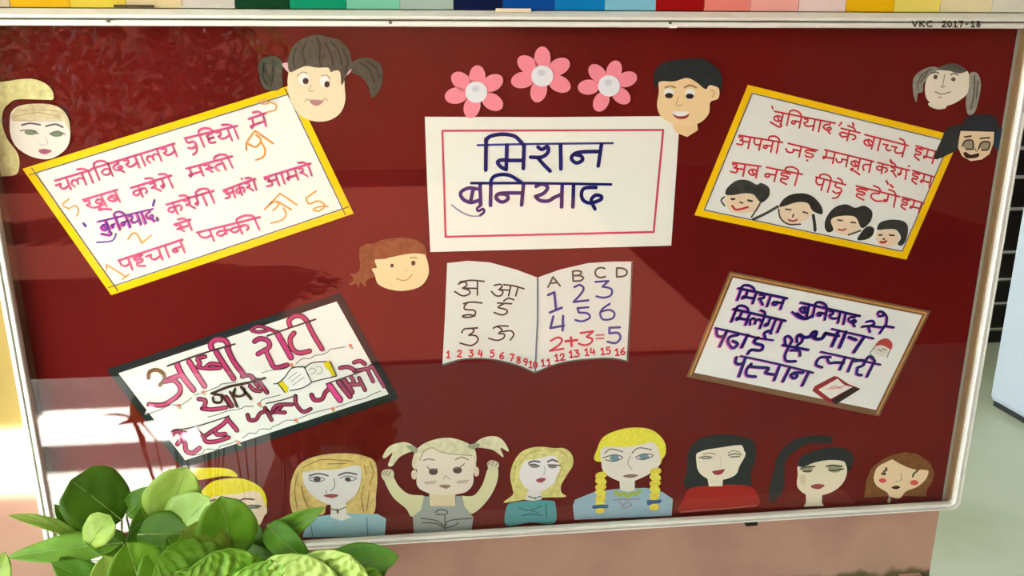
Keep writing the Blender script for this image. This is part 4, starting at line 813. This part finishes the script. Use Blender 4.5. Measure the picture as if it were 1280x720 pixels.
it.fill('eye', (112, 150, 160), [ell(335, 245, 34, 22), ell(548, 235, 34, 20)], 4)
it.ink('eyelid', (96, 96, 104), [[(250, 245), (330, 222), (395, 240), (335, 268), (270, 258)], [(485, 240), (545, 215), (615, 225), (550, 255), (495, 250)]], 1.2, 5)
it.ink('nose', (166, 160, 144), [[(450, 230), (430, 280), (460, 330)]], 1.2, 4)
it.fill('mouth', (138, 120, 112), [(395, 378), (440, 362), (505, 368), (460, 388)], 4)

it = face('paper woman bust with straight black hair and red top, in the bottom row', (845, 535, 6.545), (350, 690))
it.fill('hair', (26, 42, 40), [(80, 490), (90, 330), (110, 170), (200, 90), (330, 55), (480, 60), (600, 90), (645, 130), (650, 250), (610, 380), (600, 480), (350, 480)], 0, kind='hair')
it.fill('top', (158, 30, 24), [(30, 690), (60, 580), (110, 500), (280, 470), (500, 465), (610, 480), (660, 530), (670, 635), (350, 665)], 1)
it.fill('neck', (230, 224, 196), [(255, 400), (385, 400), (380, 475), (270, 478)], 2, smooth=False)
it.fill('face', (232, 226, 200), [(170, 300), (175, 200), (300, 170), (530, 140), (565, 180), (565, 230), (520, 310), (490, 380), (400, 420), (290, 425), (210, 385), (178, 340)], 3)
it.fill('fringe', (26, 42, 40), [(150, 215), (160, 110), (340, 70), (560, 90), (600, 180), (565, 200), (530, 138), (400, 155), (240, 180), (175, 205)], 4, kind='hair')
it.ink('eyebrow', (140, 134, 112), [[(220, 215), (270, 205), (325, 215)], [(425, 205), (470, 185), (525, 200)]], 1.2, 4)
it.ink('eye', (126, 122, 104), [[(190, 245), (240, 232), (295, 240)], [(215, 250), (280, 248)], [(430, 225), (480, 210), (535, 218)], [(445, 238), (520, 232)]], 1.8, 4)
it.ink('nose', (206, 198, 168), [[(360, 240), (370, 310), (350, 320)]], 1.0, 4)
it.fill('mouth', (146, 58, 58), [(298, 355), (350, 345), (400, 338), (370, 378), (320, 382)], 4)
it.ink('edge_chalk', (190, 110, 100), [[(40, 690), (200, 672), (400, 660), (665, 632)]], 1.2, 3)

it = face('paper woman face with black fringe and long black ponytail sweeping left', (955, 535, 6.858), (430, 672))
it.fill('ponytail', (26, 42, 38), [(575, 75), (570, 135), (400, 130), (280, 190), (190, 270), (175, 400), (175, 500), (120, 600), (50, 635), (45, 520), (80, 380), (120, 240), (220, 130), (340, 75), (460, 65)], 0, kind='hair')
it.fill('hair', (26, 42, 38), [(300, 330), (320, 260), (420, 200), (560, 170), (700, 180), (760, 230), (760, 310), (730, 370), (690, 350), (500, 330)], 0, kind='hair')
it.fill('neck', (230, 222, 190), [(360, 560), (500, 560), (495, 640), (515, 668), (340, 675), (360, 640)], 1, smooth=False)
it.fill('face', (232, 222, 190), [(290, 400), (300, 320), (450, 290), (650, 270), (700, 310), (710, 390), (670, 480), (580, 550), (450, 582), (350, 565), (285, 500)], 2)
it.fill('fringe', (26, 42, 38), [(300, 330), (320, 250), (440, 195), (600, 180), (730, 220), (750, 320), (720, 360), (690, 290), (560, 275), (440, 295), (360, 325)], 3, kind='hair')
it.fill('eye', (146, 156, 116), [ell(370, 355, 50, 28), ell(605, 350, 58, 32)], 3)
it.ink('eyelid', (74, 76, 58), [[(315, 350), (350, 335), (435, 330)], [(340, 370), (400, 372)], [(535, 330), (590, 320), (670, 330)], [(560, 365), (620, 362), (680, 350)]], 2.0, 4)
it.fill('mouth', (148, 70, 70), [(400, 500), (450, 480), (520, 490), (480, 522), (430, 520)], 3)
it.fill('cheek_shade', (214, 202, 166), ell(335, 440, 26, 46), 3)

it = face('paper face with brown hair and red cheeks, rightmost of the bottom row', (1070, 560, 9), (440, 570))
it.fill('hair', (122, 80, 36), [(90, 560), (120, 350), (180, 220), (300, 130), (430, 70), (560, 45), (700, 70), (830, 160), (885, 280), (850, 400), (800, 460), (790, 545), (600, 540), (300, 545)], 0, smooth=False, kind='hair')
it.fill('face', (236, 212, 168), [(205, 310), (240, 220), (340, 160), (425, 130), (500, 180), (650, 240), (800, 250), (810, 300), (770, 370), (680, 440), (560, 490), (490, 565), (380, 545), (350, 500), (240, 430), (205, 370)], 1)
it.fill('fringe', (122, 80, 36), [(425, 135), (400, 100), (560, 55), (700, 80), (820, 170), (830, 250), (760, 240), (680, 245), (600, 215), (500, 180)], 2, kind='hair')
it.ink('eye', (92, 92, 66), [[(335, 225), (345, 245), (310, 270), (330, 295), (290, 290)], [(700, 250), (650, 290), (640, 320)]], 2.6, 2)
it.fill('cheek', (222, 92, 90), [ell(300, 367, 42, 26), ell(655, 390, 46, 28)], 2)
it.ink('nose', (178, 156, 110), [[(505, 290), (510, 350), (490, 370)], [(450, 375), (470, 380)]], 1.3, 2)
it.fill('mouth', (60, 38, 28), [(400, 445), (450, 425), (500, 440), (450, 465)], 2)
it.ink('thread', (196, 178, 140), [[(380, 545), (360, 600)], [(390, 580), (370, 615)]], 1.6, 2)
# ------------------------------------------------------------------ plants in the bed
def leaf(parent, base, tip, yb, yt, wpx, cols, roll=0.0, fold=.18, droop=.10, crinkle=0.0, shape=(.55, .8), n=(12, 8), curl=0.0):
    Bp = P(base[0], base[1], yb); Tp = P(tip[0], tip[1], yt); d = Tp - Bp; L = d.length; d.normalize()
    view = (CAM - (Bp + Tp) / 2); dist = view.length; view.normalize()
    nn = (view + Vector((0, 0, .35))); nn = (nn - d * nn.dot(d)).normalized()
    nn = (Matrix.Rotation(roll, 3, d) @ nn); sd_ = d.cross(nn).normalized(); wm = wpx * dist / FPX
    a, b = shape; pk = (a / (a + b)) ** a * (b / (a + b)) ** b
    V = []; F = []; ns, nt_ = n
    ph = random.random() * 6
    for i in range(ns + 1):
        s = i / ns; hw = (max(s, 1e-4) ** a) * (max(1 - s, 0) ** b) / pk
        for j in range(nt_ + 1):
            t = -1 + 2 * j / nt_; ww = t * hw * wm / 2
            wob = 1 + .04 * math.sin(9 * s + ph) * abs(t)
            off = -fold * abs(t) * hw * wm * .6 * -1 + droop * L * math.sin(PI * s) + .0022 * math.cos(16 * (s * 1.0 - .45 * abs(t)) + ph) * hw * (1 if crinkle == 0 else 0)
            off += crinkle * hw * (math.sin(23 * s + 5 * t + ph) * math.cos(17 * t + ph) + .6 * math.sin(41 * s - 19 * t)) + curl * L * s * s
            V.append(Bp + d * (L * s) + sd_ * (ww * wob) + nn * off)
    for i in range(ns):
        for j in range(nt_): k = i * (nt_ + 1) + j; F.append((k, k + 1, k + nt_ + 2, k + nt_ + 1))
    o = link('leaf', V, F, leafmat(*cols), parent, True)
    md = o.modifiers.new('s', 'SOLIDIFY'); md.thickness = .0007
    # midrib
    V = []; F = []; nl = 8
    for i in range(nl + 1):
        s = i / nl * .96; c = Bp + d * (L * s) + nn * (droop * L * math.sin(PI * s) + curl * L * s * s + .0008); r = .0016 * (1 - .75 * s)
        V += [c - sd_ * r, c + nn * r, c + sd_ * r]
    for i in range(nl):
        for j in range(2): k = i * 3 + j; F.append((k, k + 1, k + 4, k + 3))
    r_ = link('midrib', V, F, leafmat((168, 196, 110), (140, 172, 84)), o)
    if '_o' in parent: r_.location = (0, 0, 0)
    for v in r_.data.vertices: v.co = v.co - Vector(parent['_o'])
    return o
def stem(parent, pts, r, m):
    V = []; F = []; q = [Vector(p) for p in pts]; fine = []
    for i in range(len(q) - 1):
        for k in range(4): fine.append(q[i].lerp(q[i + 1], k / 4))
    fine.append(q[-1])
    for i, p in enumerate(fine):
        rr = r * (1 - .4 * i / len(fine))
        for k in range(6): a = PI / 3 * k; V.append(p + Vector((math.cos(a) * rr, math.sin(a) * rr, 0)))
    for i in range(len(fine) - 1):
        for k in range(6): a = i * 6 + k; b_ = i * 6 + (k + 1) % 6; F.append((a, b_, b_ + 6, a + 6))
    return link('stem', V, F, m, parent, True)
DG = ((92, 140, 22), (66, 112, 14)); MG_ = ((124, 174, 46), (94, 146, 26)); LG_ = ((158, 188, 78), (130, 166, 54)); PG = ((168, 198, 104), (140, 176, 74))
OL = ((148, 172, 60), (122, 150, 40)); BG = ((110, 172, 44), (80, 140, 24)); PL = ((186, 210, 112), (150, 188, 76)); LM = ((158, 208, 74), (112, 172, 36))
soilz = .375
pl = thing('leafy_plant', 'broad leaved green plant at the bottom left in front of the board', 'plant', (P(160, 700, -.3).x, -.3, soilz))
SM = leafmat((120, 140, 60), (90, 110, 44))
RAW = [  # back to front: base, tip, width px, colour, roll, fold, droop, shape
 ((158, 645), (196, 608), 28, DG, .0, .2, .05, (.6, .8)), ((100, 674), (68, 630), 18, DG, .1, .2, .05, (.6, .8)),
 ((152, 650), (88, 600), 68, DG, .05, .08, .03, (.38, .34)), ((190, 672), (176, 634), 44, MG_, .1, .2, .04, (.5, .7)),
 ((104, 674), (10, 644), 14, LG_, .1, .2, .16, (.6, .8)), ((205, 655), (234, 584), 64, LG_, .1, .15, .04, (.55, .62)),
 ((196, 700), (186, 646), 60, DG, -.1, .16, .04, (.5, .6)), ((300, 720), (318, 650), 46, DG, .1, .2, .05, (.5, .6)),
 ((216, 672), (262, 622), 62, PG, -.1, .12, .04, (.55, .65)), ((172, 668), (238, 668), 48, DG, .1, .16, .05, (.5, .6)),
 ((160, 690), (104, 668), 32, MG_, .1, .2, .04, (.5, .7)), ((154, 678), (6, 697), 30, MG_, -.1, .2, .05, (.6, 1.0)),
 ((108, 684), (138, 644), 34, LG_, .1, .15, .03, (.8, .45)), ((292, 696), (276, 620), 64, MG_, -.1, .2, .05, (.5, .45)),
 ((240, 715), (208, 672), 46, DG, .1, .2, .04, (.5, .7)), ((96, 735), (76, 696), 30, DG, .1, .2, .04, (.5, .7)),
 ((216, 735), (188, 684), 56, MG_, -.1, .15, .04, (.5, .6)), ((282, 712), (228, 662), 58, OL, .1, .12, .04, (.45, .45)),
 ((176, 735), (158, 678), 62, MG_, .1, .2, .05, (.5, .6)), ((140, 742), (64, 704), 34, BG, .1, .2, .05, (.55, .8)),
 ((140, 745), (130, 694), 40, LG_, .1, .16, .04, (.5, .6)), ((-8, 740), (6, 690), 26, LG_, .0, .2, .05, (.5, .6)),
]
L1 = [(r[0], r[1], -.235 - .0085 * k, -.243 - .0085 * k) + r[2:] for k, r in enumerate(RAW)]
for b_, t_, y0, y1, w_, c_, ro, fo, dr, sh in L1:
    leaf(pl, b_, t_, y0, y1, w_, c_, ro, fo, dr, shape=sh)
hub = [P(170, 760, -.34), P(240, 770, -.36), P(120, 770, -.34), P(290, 775, -.36)]
for b_, t_, y0, *_r in L1:
    e = P(b_[0], b_[1], y0); h = min(hub, key=lambda q: abs(q.x - e.x)); g = Vector((h.x, -.30, soilz))
    stem(pl, [g, (g + e) / 2 + Vector((0, .02, .02)), e], .0032, SM)
pl2 = thing('leafy_plant', 'smaller plant with pointed bright leaves in front of the long haired paper woman', 'plant', (P(350, 700, -.3).x, -.3, soilz))
L2 = [((330, 678), (406, 634), -.28, -.31, 28, MG_, .2, .2, .05, (.55, .9)), ((334, 656), (390, 706), -.30, -.36, 34, BG, .3, .3, .14, (.5, .7)),
      ((300, 688), (346, 700), -.30, -.35, 22, DG, .3, .2, .1, (.5, .7)), ((350, 715), (334, 668), -.29, -.30, 30, MG_, -.2, .2, .05, (.5, .7)),
      ((400, 716), (499, 696), -.32, -.38, 46, BG, .1, .16, .08, (.5, .6)), ((440, 735), (486, 688), -.31, -.33, 40, MG_, .2, .16, .06, (.5, .6)), ((360, 730), (316, 700), -.31, -.35, 34, DG, .3, .2, .1, (.5, .7))]
for b_, t_, y0, y1, w_, c_, ro, fo, dr, sh in L2:
    leaf(pl2, b_, t_, y0, y1, w_, c_, ro, fo, dr, shape=sh)
    e = P(b_[0], b_[1], y0); g = Vector((P(360, 700, -.3).x + random.uniform(-.04, .04), -.27, soilz)); stem(pl2, [g, (g + e) / 2 + Vector((0, .01, .02)), e], .003, SM)
pl3 = thing('crinkled_plant', 'pale lime plant with crinkled lettuce-like leaves at the bottom edge', 'plant', (P(320, 700, -.42).x, -.42, soilz))
L3 = [((300, 770), (196, 700), -.40, -.46, 92, LM, .2), ((300, 775), (262, 692), -.41, -.45, 96, LM, -.2), ((330, 780), (338, 700), -.42, -.44, 88, LM, .1), ((370, 775), (384, 694), -.41, -.45, 110, PL, -.1), ((400, 775), (438, 694), -.41, -.46, 96, PL, .1),
      ((420, 778), (472, 712), -.40, -.44, 60, LM, .2), ((250, 780), (216, 718), -.44, -.47, 70, LM, .0)]
for b_, t_, y0, y1, w_, c_, ro in L3:
    leaf(pl3, b_, t_, y0, y1, w_, c_, ro, .05, .05, crinkle=.0062, shape=(.45, .42), n=(34, 26))
    e = P(b_[0], b_[1], y0); g = Vector((P(330, 700, -.42).x + random.uniform(-.03, .03), -.40, soilz)); stem(pl3, [g, e], .005, SM)
# moss tufts at the foot of the wall, right
for k, (u, v) in enumerate(((1150, 716), (1158, 712), (1140, 719), (1082, 717), (1108, 720))):
    c = P(u, v, -.004); mo = []; F = []
    for j in range(14):
        a = random.random() * 6.28; r = random.random() * .012; h = .012 + random.random() * .014; x = c.x + r * math.cos(a); y = -.012 + r * .5 * math.sin(a); n0 = len(mo)
        mo += [(x - .002, y, soilz), (x + .002, y, soilz), (x + random.uniform(-.006, .006), y - .003, soilz + h)]; F.append((n0, n0 + 1, n0 + 2))
    o = link('moss_tuft', mo, F, leafmat((92, 112, 40), (66, 84, 26)))
    o['kind'] = 'stuff'; o['category'] = 'moss'; o['label'] = 'green moss growing where the pink wall meets the soil'; o['group'] = 'moss tufts at the wall foot'

# ------------------------------------------------------------------ what stands behind on the right
# black slatted shutter
ys = 2.75
sx_a = P(1236, 430, ys).x - .25; sx_b = P(1262, 300, ys).x + .35; sx_b = sx_a + .62
sh = thing('slatted_shutter', 'tall black slatted shutter behind the right end of the board', 'shutter', ((sx_a + sx_b) / 2, ys, 0))
zb_ = P(1235, 458, ys).z
slz = [P(1245, v, ys).z for v in (457, 412, 380, 350, 316, 262, 222, 186, 150, 118, 88)]
for i in range(len(slz) - 1):
    box('slat', sx_a, sx_b, ys, ys + .03, slz[i] + .012, slz[i + 1] - .012, mat((14, 15, 17), 'plastic'), sh)
for x in (sx_a + .02, sx_b - .06): box('upright', x, x + .04, ys + .031, ys + .06, 0, slz[-1], mat((222, 228, 226), 'metal'), sh)
# white cabinet
a = PF(1237, 506, 0); b2 = PF(1280, 531, 0); dv = (b2 - a).normalized(); per = Vector((-dv.y, dv.x, 0))
if per.y < 0: per = -per
cab = thing('white_cabinet', 'large pale blue-white cabinet standing on the floor at the right edge', 'cabinet', tuple(a))
def obox(name, s0, s1, d0, d1, z0, z1, m, bev=0):
    V = []
    for z in (z0, z1):
        for s, d in ((s0, d0), (s1, d0), (s1, d1), (s0, d1)): q = a + dv * s + per * d; V.append((q.x, q.y, z))
    o = link(name, V, [(0, 3, 2, 1), (4, 5, 6, 7), (0, 1, 5, 4), (1, 2, 6, 5), (2, 3, 7, 6), (3, 0, 4, 7)], m, cab)
    if bev: md = o.modifiers.new('b', 'BEVEL'); md.width = bev; md.segments = 3
CW = mat((166, 174, 188), 'plastic')
obox('body', 0, .9, 0, .7, .03, 1.75, CW, .015); obox('plinth', .01, .89, .012, .69, 0, .029, mat((22, 24, 28), 'plastic'))
obox('door', .02, .88, -.02, -.001, .06, 1.72, CW, .006); obox('handle', .80, .83, -.05, -.021, .85, 1.05, mat((150, 156, 160), 'metal'), .004)
# trees and hedge in front of the rear wall (seen mirrored in the glass)
random.seed(11)
for (x, y, h, lab) in ((-1.2, -5.6, 2.6, 'dark leafy tree left of the yard facing the board'), (-3.4, -8.2, 3.0, 'dark leafy tree at the back left of the yard facing the board')):
    t = thing('yard_tree', lab, 'tree', (x, y, 0), 'trees across the yard')
    stem(t, [(x, y, 0), (x + .05, y, h * .4), (x - .03, y + .05, h * .7)], .07, mat((86, 66, 46), 'wood'))
    V = []; F = []
    for k in range(1500):
        a_ = random.random() * 6.28; e_ = math.acos(random.uniform(-1, 1)); r_ = random.random() ** .4
        c = Vector((x + 1.0 * r_ * math.sin(e_) * math.cos(a_), y + .6 * r_ * math.sin(e_) * math.sin(a_), h * .62 + h * .42 * r_ * math.cos(e_)))
        ax = Vector((random.gauss(0, 1), random.gauss(0, 1), random.gauss(0, 1))).normalized(); bx = ax.orthogonal().normalized(); n0 = len(V)
        V += [c - ax * .08, c + bx * .035, c + ax * .08, c - bx * .035]; F.append((n0, n0 + 1, n0 + 2, n0 + 3))
    o = link('foliage', V, F, leafmat((38, 60, 22), (22, 40, 12)), t); o['kind'] = 'stuff'
